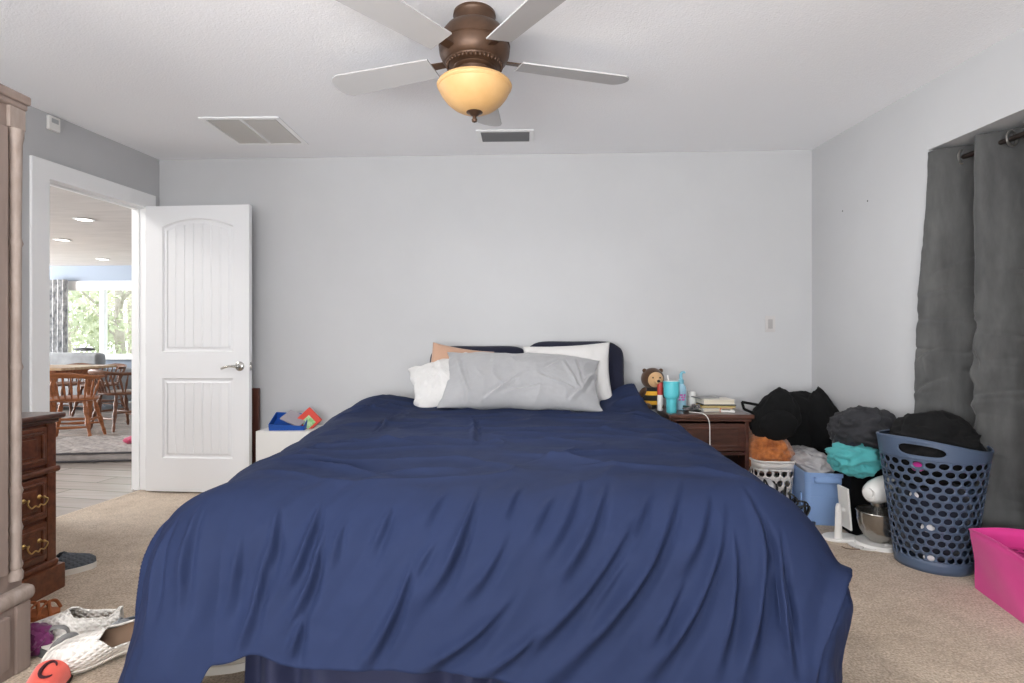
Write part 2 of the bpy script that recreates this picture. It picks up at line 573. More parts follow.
# far window: white frame, two sashes, glass
mb = MB()
mx = P(100, 300, 9.9).x
fw = .07
for x0, x1, z0, z1 in ((wx0, wx0 + fw, .78, 2.05), (wx1 - fw, wx1, .78, 2.05), (wx0 + fw, wx1 - fw, .78, .78 + fw), (wx0 + fw, wx1 - fw, 2.05 - fw, 2.05), (mx - .04, mx + .04, .78 + fw, 2.05 - fw), (mx + 1.2, mx + 1.28, .78 + fw, 2.05 - fw)):
    mb.box(((x0 + x1) / 2, DY + .02, (z0 + z1) / 2), (x1 - x0, .09, z1 - z0), bev=.006)
mb.box(((wx0 + wx1) / 2, DY - .03, .77), (wx1 - wx0 + .1, .14, .035), bev=.006)
mb.box(((wx0 + wx1) / 2, DY - .012, 2.09), (wx1 - wx0 + .16, .03, .11), bev=.004)
win = struct('window_1', mb, M_trim, label='wide white framed window at the far end of the dining room')
M_glass = mat('clear_glass', (255, 255, 255), .02, trans=1.0)
M_glass.node_tree.nodes['Principled BSDF'].inputs['IOR'].default_value = 1.02
mb = MB(); mb.box(((wx0 + wx1) / 2, DY + .03, 1.415), (wx1 - wx0 - .1, .006, 1.2)); mb.build('window_pane', M_glass, win)
# recessed lights
M_lamp = mat('recessed_lamp_lens', (255, 250, 240), .5, emit=6.0)
for (px, py, wh) in ((84, 219, 'nearest the doorway head'), (62, 239.5, 'in the middle of the three, farthest left'), (103, 259, 'farthest, above the window wall')):
    p = PF(px, py, CEIL)
    t = thing('recessed_light', 'round recessed ceiling light in the dining room, ' + wh, 'light', p, 0, 'recessed dining room lights')
    mb = MB(); mb.lathe([(.085, -.001), (.1, -.004), (.1, -.009), (.078, -.011), (.074, -.003)], 28); mb.build('trim_ring', M_trim, t)
    mb = MB(); mb.lathe([(.074, -.006), (.04, -.008), (0, -.0085)], 28); mb.build('lens', M_lamp, t)
# outside: lawn and trees
mb = MB(); mb.prism([(-40, 9.9), (6, 9.9), (6, 45), (-40, 45)], -.35, -.25)
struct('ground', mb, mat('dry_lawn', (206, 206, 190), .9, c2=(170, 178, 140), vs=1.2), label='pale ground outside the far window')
M_leaf = [mat('overexposed_leaves_a', (214, 214, 190), .8, c2=(186, 190, 160), vs=6), mat('overexposed_leaves_b', (206, 210, 182), .8, c2=(176, 184, 152), vs=6)]  # glare of the overexposed view is put into these leaf colours
M_bark = mat('overexposed_bark', (190, 184, 174), .9, c2=(160, 152, 142), vs=8)  # bark lightened likewise, the glare put into its colour
random.seed(5)
for i, (px, zc, h, r) in enumerate(((66, 17.5, 4.4, 1.5), (60, 27, 5.4, 2.3), (100, 33, 5.8, 2.6), (119, 14, 4.2, 1.2), (130, 22.5, 5.0, 2.0))):
    p = P(px, 300, zc)
    lab = ['slender pale green tree at the left of the far window', 'broad pale tree far behind the left sash of the window', 'farthest tree, in line with the window mullion',
           'bushy tree in the right sash of the far window', 'broad tree behind it at the right edge of the far window'][i]
    t = thing('tree', lab, 'tree', (p.x, p.y, -.25), 0, 'trees outside the dining room')
    mb = MB()
    mb.tube([(0, 0, 0), (.05, 0, h * .25), (-.04, .03, h * .5), (.02, 0, h * .8)], [.14, .11, .09, .04], 8)
    for a in range(5):
        q = a * 1.3 + i
        mb.tube([(0, 0, h * (.3 + .08 * a)), (math.cos(q) * r * .3, math.sin(q) * r * .3, h * (.42 + .08 * a)), (math.cos(q) * r * .7, math.sin(q) * r * .7, h * (.52 + .08 * a))], [.05, .04, .015], 6)
    mb.build('trunk', M_bark, t)
    mb = MB(); q = []
    for a in range(2600):
        u = V((random.gauss(0, 1), random.gauss(0, 1), random.gauss(0, 1))).normalized() * random.uniform(.45, 1) ** .5
        c = V((u.x * r * .95, u.y * r * .95, h * .58 + u.z * h * .44))
        if noise.noise(c * 1.5) < -.12: continue
        e = Euler((random.uniform(0, 6), random.uniform(0, 6), 0)).to_matrix()
        s = random.uniform(.05, .11)
        mb.add([c + e @ V(v) for v in ((-s, 0, 0), (0, -s * .5, s * .2), (s, 0, 0), (0, s * .5, s * .2))], [(0, 1, 2, 3)])
    mb.build('foliage', M_leaf[i % 2], t, norm=False)

# ---------------------------------------------------------------- ceiling fan
fc = P(474.5, 14, (CEIL - H) * F / (341.5 - 14))
fan = thing('ceiling_fan', 'bronze ceiling fan with an amber bowl light and pale grey blades', 'ceiling fan', (fc.x, fc.y, CEIL))
mb = MB()
mb.lathe([(.086, 0), (.088, -.012), (.083, -.02), (.08, -.045), (.086, -.055), (.07, -.06)], 40)
mb.build('canopy', M_bronze, fan)
mb = MB()
mb.lathe([(.06, -.05), (.095, -.056), (.118, -.07), (.135, -.093), (.144, -.12), (.147, -.138), (.143, -.142), (.146, -.148), (.143, -.172), (.134, -.192), (.124, -.206),
          (.118, -.208), (.116, -.214), (.103, -.222), (.088, -.226), (.084, -.232), (.072, -.236), (.068, -.262), (.078, -.278), (.09, -.285), (.09, -.298), (.05, -.302)], 48)
mh = mb.build('motor_housing', M_bronze, fan)
mb = MB()
for i in range(40):
    a = 2 * PI * i / 40
    mb.ball((math.cos(a) * .112, math.sin(a) * .112, -.217), (.0062, .0062, .009), 2)
mb.build('beaded_ring', M_bronze, mh)
mb = MB()
prof = [(.135, -.285), (.150, -.29), (.155, -.299), (.152, -.307), (.147, -.311), (.146, -.316), (.136, -.336), (.116, -.362), (.09, -.384), (.064, -.398), (.04, -.405), (.012, -.408)]
mb.lathe(prof + [(.012, -.403)] + [(r - .005, z + .004) for r, z in reversed(prof[:-1])], 48)
bowl = mb.build('light_bowl', M_amber, fan); bowl['label'] = 'amber glass light bowl'
mb = MB(); mb.lathe([(.0, -.395), (.034, -.400), (.034, -.406), (.022, -.411), (.016, -.418), (.008, -.422), (.008, -.430), (.012, -.435), (.010, -.444), (0, -.449)], 24)
mb.build('finial', M_bronze, bowl)
ld = bpy.data.lights.new('under_fan_fill', 'AREA')  # added downward fill below the unlit bowl, for carpet, walls and bed
ld.shape, ld.size, ld.energy, ld.color = 'DISK', .22, 12, (1.0, .97, .93)
lo = bpy.data.objects.new('under_fan_fill', ld); lo.location = (fc.x, fc.y, CEIL - .46); COL.objects.link(lo)
for i in range(5):
    a = R(18 + 72 * i)
    m = Matrix.Rotation(a, 4, 'Z') @ Matrix.Translation((0, 0, -.192)) @ Matrix.Rotation(R(11), 4, 'X')
    pts = []
    for t in range(13):
        x = .19 + .45 * t / 12
        pts.append((x, .058 + .014 * t / 12))
    for t in range(1, 9):
        q = PI / 2 - PI * t / 9
        pts.append((.64 + .05 * math.cos(q), .072 * math.sin(q)))
    for t in range(12, -1, -1):
        x = .19 + .45 * t / 12
        pts.append((x, -.058 - .014 * t / 12))
    mb = MB(); mb.prism(pts, -.003, .003, m)
    bl = mb.build('blade', M_blade, fan, ang=30)
    mb = MB()
    k = mb.mark()
    mb.prism([(.12, .016), (.19, .018), (.215, .04), (.26, .03), (.285, 0), (.26, -.03), (.215, -.04), (.19, -.018), (.12, -.016)], .0035, .0085, m)
    mb.build('blade_iron', M_bronze, bl)

# return air grille
gc = (PF(199, 118, CEIL) + PF(308, 143, CEIL)) / 2
t = thing('return_air_grille', 'square white return air grille with fine grey louvres in the ceiling', 'vent', (gc.x, gc.y, CEIL), R(1.5))
def frame_ring(mb, a, b, wid, z0, z1):
    for c, d in (((0, b / 2 - wid / 2), (a, wid)), ((0, -b / 2 + wid / 2), (a, wid)), ((a / 2 - wid / 2, 0), (wid, b - 2 * wid)), ((-a / 2 + wid / 2, 0), (wid, b - 2 * wid))):
        mb.box((c[0], c[1], (z0 + z1) / 2), (d[0], d[1], abs(z1 - z0)), bev=.002)
mb = MB(); frame_ring(mb, .49, .47, .03, -.009, -.0005); mb.box((0, 0, -.006), (.014, .42, .01)); mb.build('grille_frame', M_trim, t)
mb = MB()
for i in range(34):
    for sx in (-1, 1):
        mb.box((sx * .108, -.2 + .4 * i / 33, -.005), (.2, .0075, .002), rot=(R(35), 0, 0))
mb.build('louvre', M_grille, t)
mb = MB(); mb.box((0, 0, -.0008), (.44, .42, .001)); mb.build('backing', mat('grille_filter', (176, 172, 168), .9), t)
# supply register
gc = (PF(474, 129, CEIL) + PF(535, 141.5, CEIL)) / 2
t = thing('supply_register', 'small white ceiling register with dark louvres behind the fan light', 'vent', (gc.x, gc.y, CEIL), R(1))
mb = MB(); frame_ring(mb, .37, .21, .028, -.008, -.0005); mb.build('register_frame', M_trim, t)
mb = MB()
for i in range(7):
    mb.box((0, -.07 + .14 * i / 6, -.008), (.312, .016, .002), rot=(R(-38), 0, 0))
mb.build('louvre', mat('dark_louvre', (112, 112, 114), .5), t)
mb = MB(); mb.box((0, 0, -.0008), (.32, .16, .001)); mb.build('backing', M_duct, t)

# wall sensor and switch plate
s, tz = hit(51.5, CL, eL)
p = P(51.5, 124, tz)
t = thing('wall_sensor', 'small white sensor box high on the left wall beside the ceiling', 'sensor', (p.x, p.y, p.z), math.atan2(eL.y, eL.x) + PI)
mb = MB(); mb.box((0, -.013, 0), (.072, .024, .085), bev=.006); mb.build('housing', M_white, t)
mb = MB(); mb.box((0, -.0255, .014), (.042, .003, .026), bev=.001); mb.build('display', mat('grey_display', (176, 178, 178), .4), t)
p = P(769.5, 324, 3.97)
t = thing('switch_plate', 'small grey wall plate on the back wall above the black bags', 'switch', (p.x, D, p.z))
mb = MB(); mb.box((0, -.003, 0), (.07, .006, .115), bev=.003); mb.build('plate', mat('grey_plate', (196, 192, 190), .4), t)
mb = MB(); mb.box((0, -.0075, 0), (.032, .005, .066), bev=.002)
for z in (-.02, .02): mb.box((0, -.011, z), (.008, .004, .012), bev=.001)
mb.build('outlet_insert', mat('grey_insert', (170, 166, 164), .4), t)

# ---------------------------------------------------------------- dining furniture
M_oak = mat('honey_oak', (176, 112, 70), .4, c2=(128, 76, 46), vs=5, stretch=(1, 5, 5))
M_oakdk = mat('brown_oak', (128, 88, 66), .4, c2=(92, 62, 48), vs=5, stretch=(1, 5, 5))
def turned(p0, p1, rs):
    n = len(rs)
    return [V(p0).lerp(V(p1), i / (n - 1)) for i in range(n)], rs
def captain(label, m, mleg):
    t = thing('captain_chair', label, 'chair', (0, 0, 0), 0, 'spindle backed dining chairs')
    mb = MB()
    mb.ball((0, 0, .445), (.24, .225, .028), 4, lambda q: 1 / max(abs(q.x) ** 3 + abs(q.y) ** 3 + 1e-6, .3) ** .12)
    mb.build('seat', m, t)
    tops, feet = [], []
    for sx in (-1, 1):
        for sy in (-1, 1):
            a, b = V((sx * .15, sy * .14, .43)), V((sx * .235, sy * .225, 0))
            pts, rs = turned(a, b, [.014, .018, .015, .023, .025, .022, .016, .02, .026, .024, .02, .016, .014, .02, .018, .013])
            mb = MB(); mb.tube(pts, rs, 10); mb.build('leg', mleg, t)
            tops.append(a); feet.append(b)
    g = lambda i, f: tops[i].lerp(feet[i], f)
    for a, b in ((g(0, .5), g(1, .5)), (g(2, .5), g(3, .5)), (g(0, .66), g(2, .66)), (g(1, .66), g(3, .66)), (g(0, .5).lerp(g(1, .5), .5), g(2, .5).lerp(g(3, .5), .5))):
        pts, rs = turned(a, b, [.008, .011, .014, .016, .014, .011, .008])
        mb = MB(); mb.tube(pts, rs, 8); mb.build('stretcher', mleg, t)
    arc = []
    for i in range(25):
        q = PI * i / 24
        arc.append(V((.285 * math.cos(q), -.16 - .13 * math.sin(q) + (.14 if i in (0, 24) else .14 * abs(math.cos(q)) ** 6), .685 + .03 * math.sin(q) ** 3)))
    mb = MB(); mb.tube(arc, [.024 + .012 * math.sin(PI * i / 24) ** 4 for i in range(25)], 8, flat=.62)
    mb.build('arm_rail', m, t)
    for i in range(2, 23, 2):
        e = arc[i]
        f = V((e.x * .78, max(e.y + .08, -.2) if i not in (2, 22) else e.y, .455))
        pts, rs = turned(f, e - V((0, 0, .015)), [.007, .009, .012, .014, .011, .008, .007])
        mb = MB(); mb.tube(pts, rs, 8); mb.build('spindle', mleg, t)
    return t
ca = P(73, 300, 6.2); ch0 = captain('honey brown spindle chair with its back to the doorway, nearest it', M_oak, M_oak)
ch0.location = (ca.x, ca.y, -.006); ch0.rotation_euler = (0, 0, R(22))
cb = P(121, 300, 6.95); ch1 = captain('darker brown spindle chair at the right end of the dining table', M_oakdk, M_oakdk)
ch1.location = (cb.x, cb.y, -.006); ch1.rotation_euler = (0, 0, R(-22))
cc = P(66, 300, 8.35); dup(ch1, (cc.x, cc.y, -.006), R(185), 'brown spindle chair on the far side of the dining table, left')
cc = P(100, 300, 8.2); dup(ch1, (cc.x, cc.y, -.006), R(172), 'brown spindle chair on the far side of the dining table, right')
p = P(64, 300, 7.35)
t = thing('dining_table', 'long wooden dining table behind the spindle chairs', 'table', (p.x - 1.0, p.y - .05, -.006), R(2))
mb = MB(); mb.box((0, 0, .735), (2.75, .95, .035), bev=.012); mb.build('tabletop', mat('pale_table_top', (214, 190, 160), .3, c2=(180, 140, 104), vs=4, stretch=(1, 6, 1)), t)
mb = MB(); frame_ring(mb, 2.4, .72, .03, .62, .718); mb.build('apron', M_oak, t)
for sx in (-1, 1):
    for sy in (-1, 1):
        mb = MB(); mb.tube([(sx * 1.12, sy * .3, z) for z in (.72, .6, .56, .5, .3, .12, .08, 0)], [.045, .045, .03, .048, .04, .028, .036, .026], 12); mb.build('leg', M_oak, t)
# sofa
M_sofa = cloth('grey_sofa_fabric', (150, 154, 158))
p = P(62, 300, 8.95)
t = thing('sofa', 'grey sofa with its back to the dining table under the far window', 'sofa', (p.x - .35, p.y, -.006))
mb = MB(); mb.box((0, .18, .24), (2.3, .62, .32), bev=.05, seg=3); mb.build('base', M_sofa, t)
mb = MB(); mb.box((0, -.16, .48), (2.3, .2, .84), bev=.06, seg=4); mb.build('backrest', M_sofa, t)
for sx in (-1, 1):
    mb = MB(); mb.box((sx * 1.08, .18, .36), (.18, .64, .56), bev=.06, seg=4); mb.build('arm', M_sofa, t)
    mb = MB(); mb.box((sx * .5, .2, .46), (.96, .5, .16), bev=.05, seg=3); mb.build('seat_cushion', M_sofa, t)
for sx in (-1, 1):
    mb = MB(); mb.box((sx * .5, -.0, .72), (.96, .16, .36), bev=.06, seg=3); mb.build('back_cushion', M_sofa, t)
for sx in (-1, 1):
    for yy in (-.18, .4):
        mb = MB(); mb.lathe([(.02, 0), (.03, .09)], 12, (sx * 1.05, yy, 0)); mb.build('foot', M_black, t)
p0 = P(74, 300, 8.78)
o = MB().ball((0, 0, .045), (.16, .09, .03), 4, lambda q: 1 + .2 * fbm(q, 2.5, 3)).build('throw_blanket', cloth('dark_grey_throw', (92, 94, 96)))
o.location = (p0.x + .16, p0.y, .905); tag(o, 'crumpled dark throw lying along the top of the sofa back', 'blanket')
# patterned drape beside the far window
M_drape = mat('patterned_drape', (226, 226, 226), .8, c2=(98, 102, 108), vs=9, stretch=(2, 2, 1))
p = P(51, 300, 9.78)
mb = MB(); mb.grid(lambda u, v: V((-.28 + .5 * u, .03 * math.sin(u * 5.5 * 2 * PI), 2.16 - 2.1 * v)), 90, 12); mb.solid(.004)
o = mb.build('drape', M_drape); o.location = (p.x, 9.50, 0)
tag(o, 'patterned white and grey drape at the left of the far window', 'curtain')
# padded mat on the plank floor
q0 = PF(50, 463, -.006); q1 = PF(136, 463, -.006)
t = thing('dog_bed', 'grey quilted pet mattress on the plank floor beyond the doorway', 'pet bed', ((q0.x + q1.x) / 2 - .1, q0.y + .48, -.006), R(10))
M_mat1 = mat('grey_quilting', (196, 188, 184), .9, c2=(150, 144, 142), vs=26, bump=.8, bs=40, bdist=.01)
def qtop(u, v):
    x, y = (u - .5) * 1.5, (v - .5) * .9
    e = min(min(u, 1 - u) * 1.5, min(v, 1 - v) * .9)
    z = .085 + .02 * sst(0, .12, e) + .010 * abs(math.sin(x * 22 + y * 22) * math.sin(x * 22 - y * 22)) + .012 * fbm((x, y, 0), 2)
    return V((x, y, z))
mb = MB(); mb.grid(qtop, 90, 66); mb.build('quilted_top', M_mat1, t)
mb = MB(); mb.box((0, 0, .045), (1.5, .9, .088), bev=.03, seg=4); mb.build('side_panel', mat('grey_mattress_side', (172, 164, 160), .85, var=.06, vs=12), t)
mb = MB()
for z in (.012, .082):
    mb.tube([(-.75, -.44, z), (-.74, -.452, z), (.74, -.452, z), (.752, -.44, z), (.752, .44, z), (.74, .452, z), (-.74, .452, z), (-.752, .44, z)], .008, 6, closed=True)
mb.build('piping', mat('dark_piping', (88, 86, 88), .8), t)
p = PF(132, 441, .12)
o = MB().ball((0, 0, .03), (.05, .09, .035), 3, lambda q: 1 + .3 * fbm(q, 2, 1)).build('pet_toy', cloth('pink_toy', (222, 92, 128)))
o.location = (p.x, p.y, .103); tag(o, 'small pink toy lying on the grey pet mattress', 'toy')

# ---------------------------------------------------------------- wardrobe
wx, wy = -1.68, 1.765
t = thing('wardrobe', 'tall taupe painted wardrobe with worn edges at the left edge of the picture', 'wardrobe', (wx, wy, 0))
mb = MB(); mb.box((-.29, -.5, .98), (.56, 1.0, 1.72), bev=.004); mb.build('carcass', M_taupe, t)
mb = MB()
for (o_, z0, z1) in ((.012, 1.845, 1.875), (.006, 1.825, 1.846)):
    mb.box((-.29 + o_ / 2, -.5 + o_ / 2, (z0 + z1) / 2), (.58 + o_, 1.0 + o_, z1 - z0), bev=.007, seg=3)
mb.build('crown', M_taupe, t)
for yy in (-.03, -.97):
    mb = MB()
    mb.box((-.003, yy, 1.79), (.014, .056, .07), bev=.003)
    pr = [(.02, .30), (.022, .32), (.016, .335)]
    z = .335
    while z < 1.70:
        pr += [(.017, z), (.021, z + .012), (.016, z + .03)]
        z += .12 if z < .5 or z > 1.55 else .4
    pr += [(.019, 1.71), (.023, 1.73), (.023, 1.755)]
    mb.lathe(pr, 16, (-.006, yy, 0))
    mb.build('corner_post', M_worn, t)
for k in (0, 1):
    y0, y1 = -.065 - k * .435, -.49 - k * .435
    mb = MB()
    yc = (y0 + y1) / 2
    for c, d in (((y0 - .035, 1.04), (.07, 1.42)), ((y1 + .035, 1.04), (.07, 1.42)), ((yc, .38), (abs(y1 - y0) - .14, .09)), ((yc, 1.70), (abs(y1 - y0) - .14, .09))):
        mb.box((-.004, c[0], c[1]), (.022, d[0], d[1]), bev=.004)
    mb.box((-.009, yc, 1.04), (.012, abs(y1 - y0) - .1, 1.3))
    dr = mb.build('door', M_taupe, t)
    mb = MB(); mb.lathe([(.006, 0), (.006, .014), (.014, .02), (.015, .03), (0, .035)], 16, (.006, y1 + .03 if k == 0 else y0 - .03, 1.0), m=Matrix.Rotation(R(90), 4, 'Y'))
    mb.build('knob', M_brass, dr)
mb = MB()
mb.box((-.278, -.49, .246), (.60, 1.03, .052), bev=.022, seg=4)
mb.build('waist_moulding', M_worn, t)
mb = MB(); mb.box((-.287, -.498, .112), (.585, 1.01, .224), bev=.004)
mb.box((.008, -.02, .112), (.014, .05, .22), bev=.004); mb.box((.008, -.97, .112), (.014, .05, .22), bev=.004)
mb.build('plinth', M_taupe, t)
mb = MB(); mb.box((.011, -.5, .118), (.018, .86, .17), bev=.006)
dr = mb.build('drawer', M_taupe, t)
for yy in (-.3, -.7):
    mb = MB(); mb.lathe([(.006, 0), (.006, .014), (.014, .02), (.015, .03), (0, .035)], 16, (.02, yy, .118), m=Matrix.Rotation(R(90), 4, 'Y')); mb.build('knob', M_brass, dr)

# ---------------------------------------------------------------- chest of drawers
dx, dy = -2.09, 2.33
t = thing('chest_of_drawers', 'dark cherry chest of drawers with brass pulls beside the taupe wardrobe', 'dresser', (dx, dy, 0))
DWD, DDP = .53, .44
mb = MB(); mb.box((-DDP / 2, -DWD / 2, .42), (DDP, DWD, .62), bev=.004)
for yy in (-.022, -DWD + .022):
    mb.box((.004, yy, .42), (.016, .044, .6), bev=.004)
mb.build('carcass', M_wood_dk, t)
mb = MB(); mb.box((-DDP / 2 + .012, -DWD / 2, .752), (DDP + .05, DWD + .05, .022), bev=.008, seg=3)
mb.box((-DDP / 2 + .006, -DWD / 2, .732), (DDP + .024, DWD + .024, .02), bev=.008, seg=3)
mb.build('top', M_wood_top, t)
mb = MB(); mb.box((-DDP / 2 + .008, -DWD / 2, .522), (DDP + .03, DWD + .03, .026), bev=.010, seg=3); mb.build('waist_moulding', M_wood_dk, t)
mb = MB(); mb.box((-DDP / 2 + .012, -DWD / 2, .055), (DDP + .04, DWD + .05, .11), bev=.006, seg=2); mb.box((-DDP / 2 + .008, -DWD / 2, .122), (DDP + .02, DWD + .025, .03), bev=.012, seg=3)
mb.build('plinth', M_wood_dk, t)
for k, (z0, z1) in enumerate(((.55, .71), (.325, .50), (.15, .31))):
    mb = MB(); yc = -DWD / 2; zc = (z0 + z1) / 2; hh = z1 - z0; ww = DWD - .1
    mb.box((.006, yc, zc), (.02, ww, hh), bev=.005)
    for c, d in (((yc, zc + hh / 2 - .024), (ww - .03, .012)), ((yc, zc - hh / 2 + .024), (ww - .03, .012)), ((yc + ww / 2 - .024, zc), (.0118, hh - .06)), ((yc - ww / 2 + .024, zc), (.0118, hh - .06))):
        mb.box((.017, c[0], c[1]), (.012, d[0], d[1]), bev=.005)
    mb.box((.015, yc, zc), (.014, ww - .1, hh - .085), bev=.006)
    dr = mb.build('drawer', M_wood_dk, t)
    if k:
        for yy in (yc + .135, yc - .135):
            mb = MB()
            for s_ in (-1, 1):
                mb.lathe([(.010, 0), (.008, .003), (.004, .006), (.0035, .018), (.006, .022), (0, .025)], 12, (.022, yy + s_ * .036, zc + .012), m=Matrix.Rotation(R(90), 4, 'Y'))
            mb.tube(smooth([(.042, yy + .036, zc + .012), (.05, yy + .046, zc + .002), (.05, yy + .03, zc - .018), (.05, yy + .012, zc - .012), (.052, yy, zc - .02), (.05, yy - .012, zc - .012), (.05, yy - .03, zc - .018), (.05, yy - .046, zc + .002), (.042, yy - .036, zc + .012)]), .003, 8)
            mb.build('pull', M_brass, dr)

# ---------------------------------------------------------------- shoes
def shoe(name, label, loc, rz, L, m_up, m_sole, m_in, rot=None, quilt=False, low=False, group='shoes on the carpet', toe=.06, col=.085):
    """toe at +x, sole on z = 0"""
    t = thing(name, label, 'shoe', loc, rz, group, rot)
    Wd = [(0, .30), (.06, .68), (.2, .88), (.35, .98), (.5, .9), (.65, .78), (.8, .8), (.93, .7), (1, .42)]   # heel at 1
    Hh = [(0, .42), (.08, .72), (.25, .95), (.42, 1.2), (.55, 1.45), (.7, 1.3), (.88, 1.22), (1, 1.15)]
    half = .05 * L / .27
    def wid(v): return lerp(Wd, v) * half
    def hgt(v): return lerp(Hh, v) * toe * L / .27 * (.85 if low else 1)
    def opn(v): return 0.0 if v < .42 else R(50) * sst(.42, .56, v) * (1 - .55 * sst(.9, 1, v))
    def up(u, v):
        op = opn(v)
        a = PI * .5 + op + (2 * PI - 2 * op) * u * .5 if False else None
        # from the left edge of the opening round the left side to the floor, across, and up
        q = (PI / 2 + op) + (PI / 2 - op + .15) * (u / .5) if u <= .5 else None
        if u > .5:
            q = (-.15) + (PI / 2 - op + .15) * ((u - .5) / .5)
        s_ = math.sin(q)
        w_ = wid(v)
        x = L * (.5 - v)
        zz = .022 + hgt(v) * max(s_, -.2) ** 1 if s_ > 0 else .022 + s_ * .05
        bul = 1 - .18 * max(0, s_) ** 2
        return V((x, w_ * math.copysign(abs(math.cos(q)) ** .7, math.cos(q)) * bul, zz))
    mb = MB()
    n = 15
    mb.grid(lambda u, v: up(u * .5, v), n, 34)
    mb.grid(lambda u, v: up(.5001 + u * .4999, v), n, 34)
    # toe and heel caps
    for v in (0, 1):
        ring = [up(i / 20 * .5, v) for i in range(21)] + [up(.5001 + i / 20 * .4999, v) for i in range(21)]
        mb.add(ring, [tuple(range(len(ring)))])
    u_ = mb.build('upper', m_up, t, norm=True)
    sol = []
    for i in range(25): sol.append((L * (.505 - 1.01 * i / 24), (wid(i / 24) + .004) * 1.0))
    poly = sol + [(x, -y) for x, y in reversed(sol)]
    mb = MB(); mb.prism(poly, 0, .026); mb.build('sole', m_sole, t, ang=50)
    ins = [(x, y * .8) for x, y in sol if x < L * .12]
    mb = MB(); mb.prism(ins + [(x, -y) for x, y in reversed(ins)], .03, .04); mb.build('insole', m_in, t, ang=50)
    rim = [up(0, .42 + .58 * i / 14) for i in range(15)] + [up(.99999, 1 - .58 * i / 14) for i in range(15)]
    mb = MB(); mb.tube(rim, .0032, 8, closed=True); mb.build('collar', m_up, t)
    return t

def quilted(name, c, c2):
    m = mat(name, c, .7)
    nt = m.node_tree; b = nt.nodes['Principled BSDF']
    tc = nt.nodes.new('ShaderNodeTexCoord')
    sp = nt.nodes.new('ShaderNodeSeparateXYZ'); nt.links.new(tc.outputs['Object'], sp.inputs[0])
    def op(kind, a, c_):
        n = nt.nodes.new('ShaderNodeMath'); n.operation = kind
        nt.links.new(a, n.inputs[0])
        if c_ is not None: nt.links.new(c_, n.inputs[1])
        return n.outputs[0]
    q = op('SUBTRACT', sp.outputs['Z'], op('ABSOLUTE', sp.outputs['Y'], None))
    ws = []
    for kind in ('ADD', 'SUBTRACT'):
        cb_ = nt.nodes.new('ShaderNodeCombineXYZ')
        nt.links.new(op(kind, sp.outputs['X'], q), cb_.inputs['X'])
        wv = nt.nodes.new('ShaderNodeTexWave'); wv.inputs['Scale'].default_value = 11; wv.wave_profile = 'SIN'
        nt.links.new(cb_.outputs[0], wv.inputs[0])
        ws.append(wv)
    mn = nt.nodes.new('ShaderNodeMath'); mn.operation = 'MINIMUM'
    nt.links.new(ws[0].outputs['Fac'], mn.inputs[0]); nt.links.new(ws[1].outputs['Fac'], mn.inputs[1])
    bp = nt.nodes.new('ShaderNodeBump'); bp.inputs['Strength'].default_value = .65; bp.inputs['Distance'].default_value = .008
    nt.links.new(mn.outputs[0], bp.inputs['Height']); nt.links.new(bp.outputs[0], b.inputs['Normal'])
    return m
M_quilt = quilted('quilted_offwhite', (226, 220, 212), None)
M_quiltdk = quilted('quilted_grey', (88, 92, 98), None)
M_solew = mat('offwhite_sole', (222, 216, 206), .6)
M_lining = mat('tan_lining', (142, 116, 96), .9)
M_tan = mat('warm_beige_suede', (196, 186, 172), .8)
p = PF(72, 572)
shoe('slip_on_shoe', 'dark grey quilted slip-on with a white sole beside the dark chest of drawers', (p.x - .035, p.y - .02, 0), R(48), .26, M_quiltdk, M_solew, M_black)
p = PF(70, 650)
shoe('slip_on_shoe', 'off-white quilted slip-on lying with its opening towards the bed, behind the other', (p.x - .05, p.y + .075, 0.0), R(197), .30, M_quilt, M_solew, M_lining, quilt=True)
p = PF(84, 672)
shoe('slip_on_shoe', 'off-white quilted slip-on tipped on its side in front of its pair', (p.x + .01, p.y + .05, .05), 0, .295, M_quilt, M_solew, M_lining, rot=(R(-52), R(0), R(232)), quilt=True)
p = PF(117, 645)
shoe('sneaker', 'grey and blue sneaker half under the left hem of the navy comforter', (p.x + .03, p.y + .0, 0), R(250), .27, cloth('grey_mesh', (150, 152, 154)), mat('grey_brown_sole', (128, 120, 108), .7), mat('blue_lining', (52, 88, 140), .8))
p = PF(212, 676)
shoe('slip_on_shoe', 'beige slip-on lying under the lifted hem at the foot of the bed', (p.x, p.y + .05, 0), R(20), .26, M_tan, M_solew, M_lining, low=True)
# brown lattice sandal
p = PF(40, 620)
t = thing('sandal', 'tan lattice sandal against the wardrobe plinth', 'shoe', (p.x - .06, p.y + .01, 0), R(20), 'shoes on the carpet')
M_cog = mat('tan_leather', (176, 104, 62), .55, c2=(138, 78, 46), vs=14)
pl = [(.115 * math.cos(a) - .01 * math.cos(2 * a), .042 * math.sin(a) * (1 + .15 * math.cos(a))) for a in [2 * PI * i / 28 for i in range(28)]]
mb = MB(); mb.prism(pl, 0, .018); mb.build('sole', M_cog, t)
mb = MB()
for i in range(5):
    x = .07 - .035 * i
    for d in (-1, 1):
        mb.tube(smooth([(x - d * .022, .042 * 1, .012), (x - d * .012, .028, .045), (x, 0, .056), (x + d * .012, -.028, .045), (x + d * .022, -.042, .012)]), .006, 6, flat=.5)
mb.build('strap', M_cog, t)
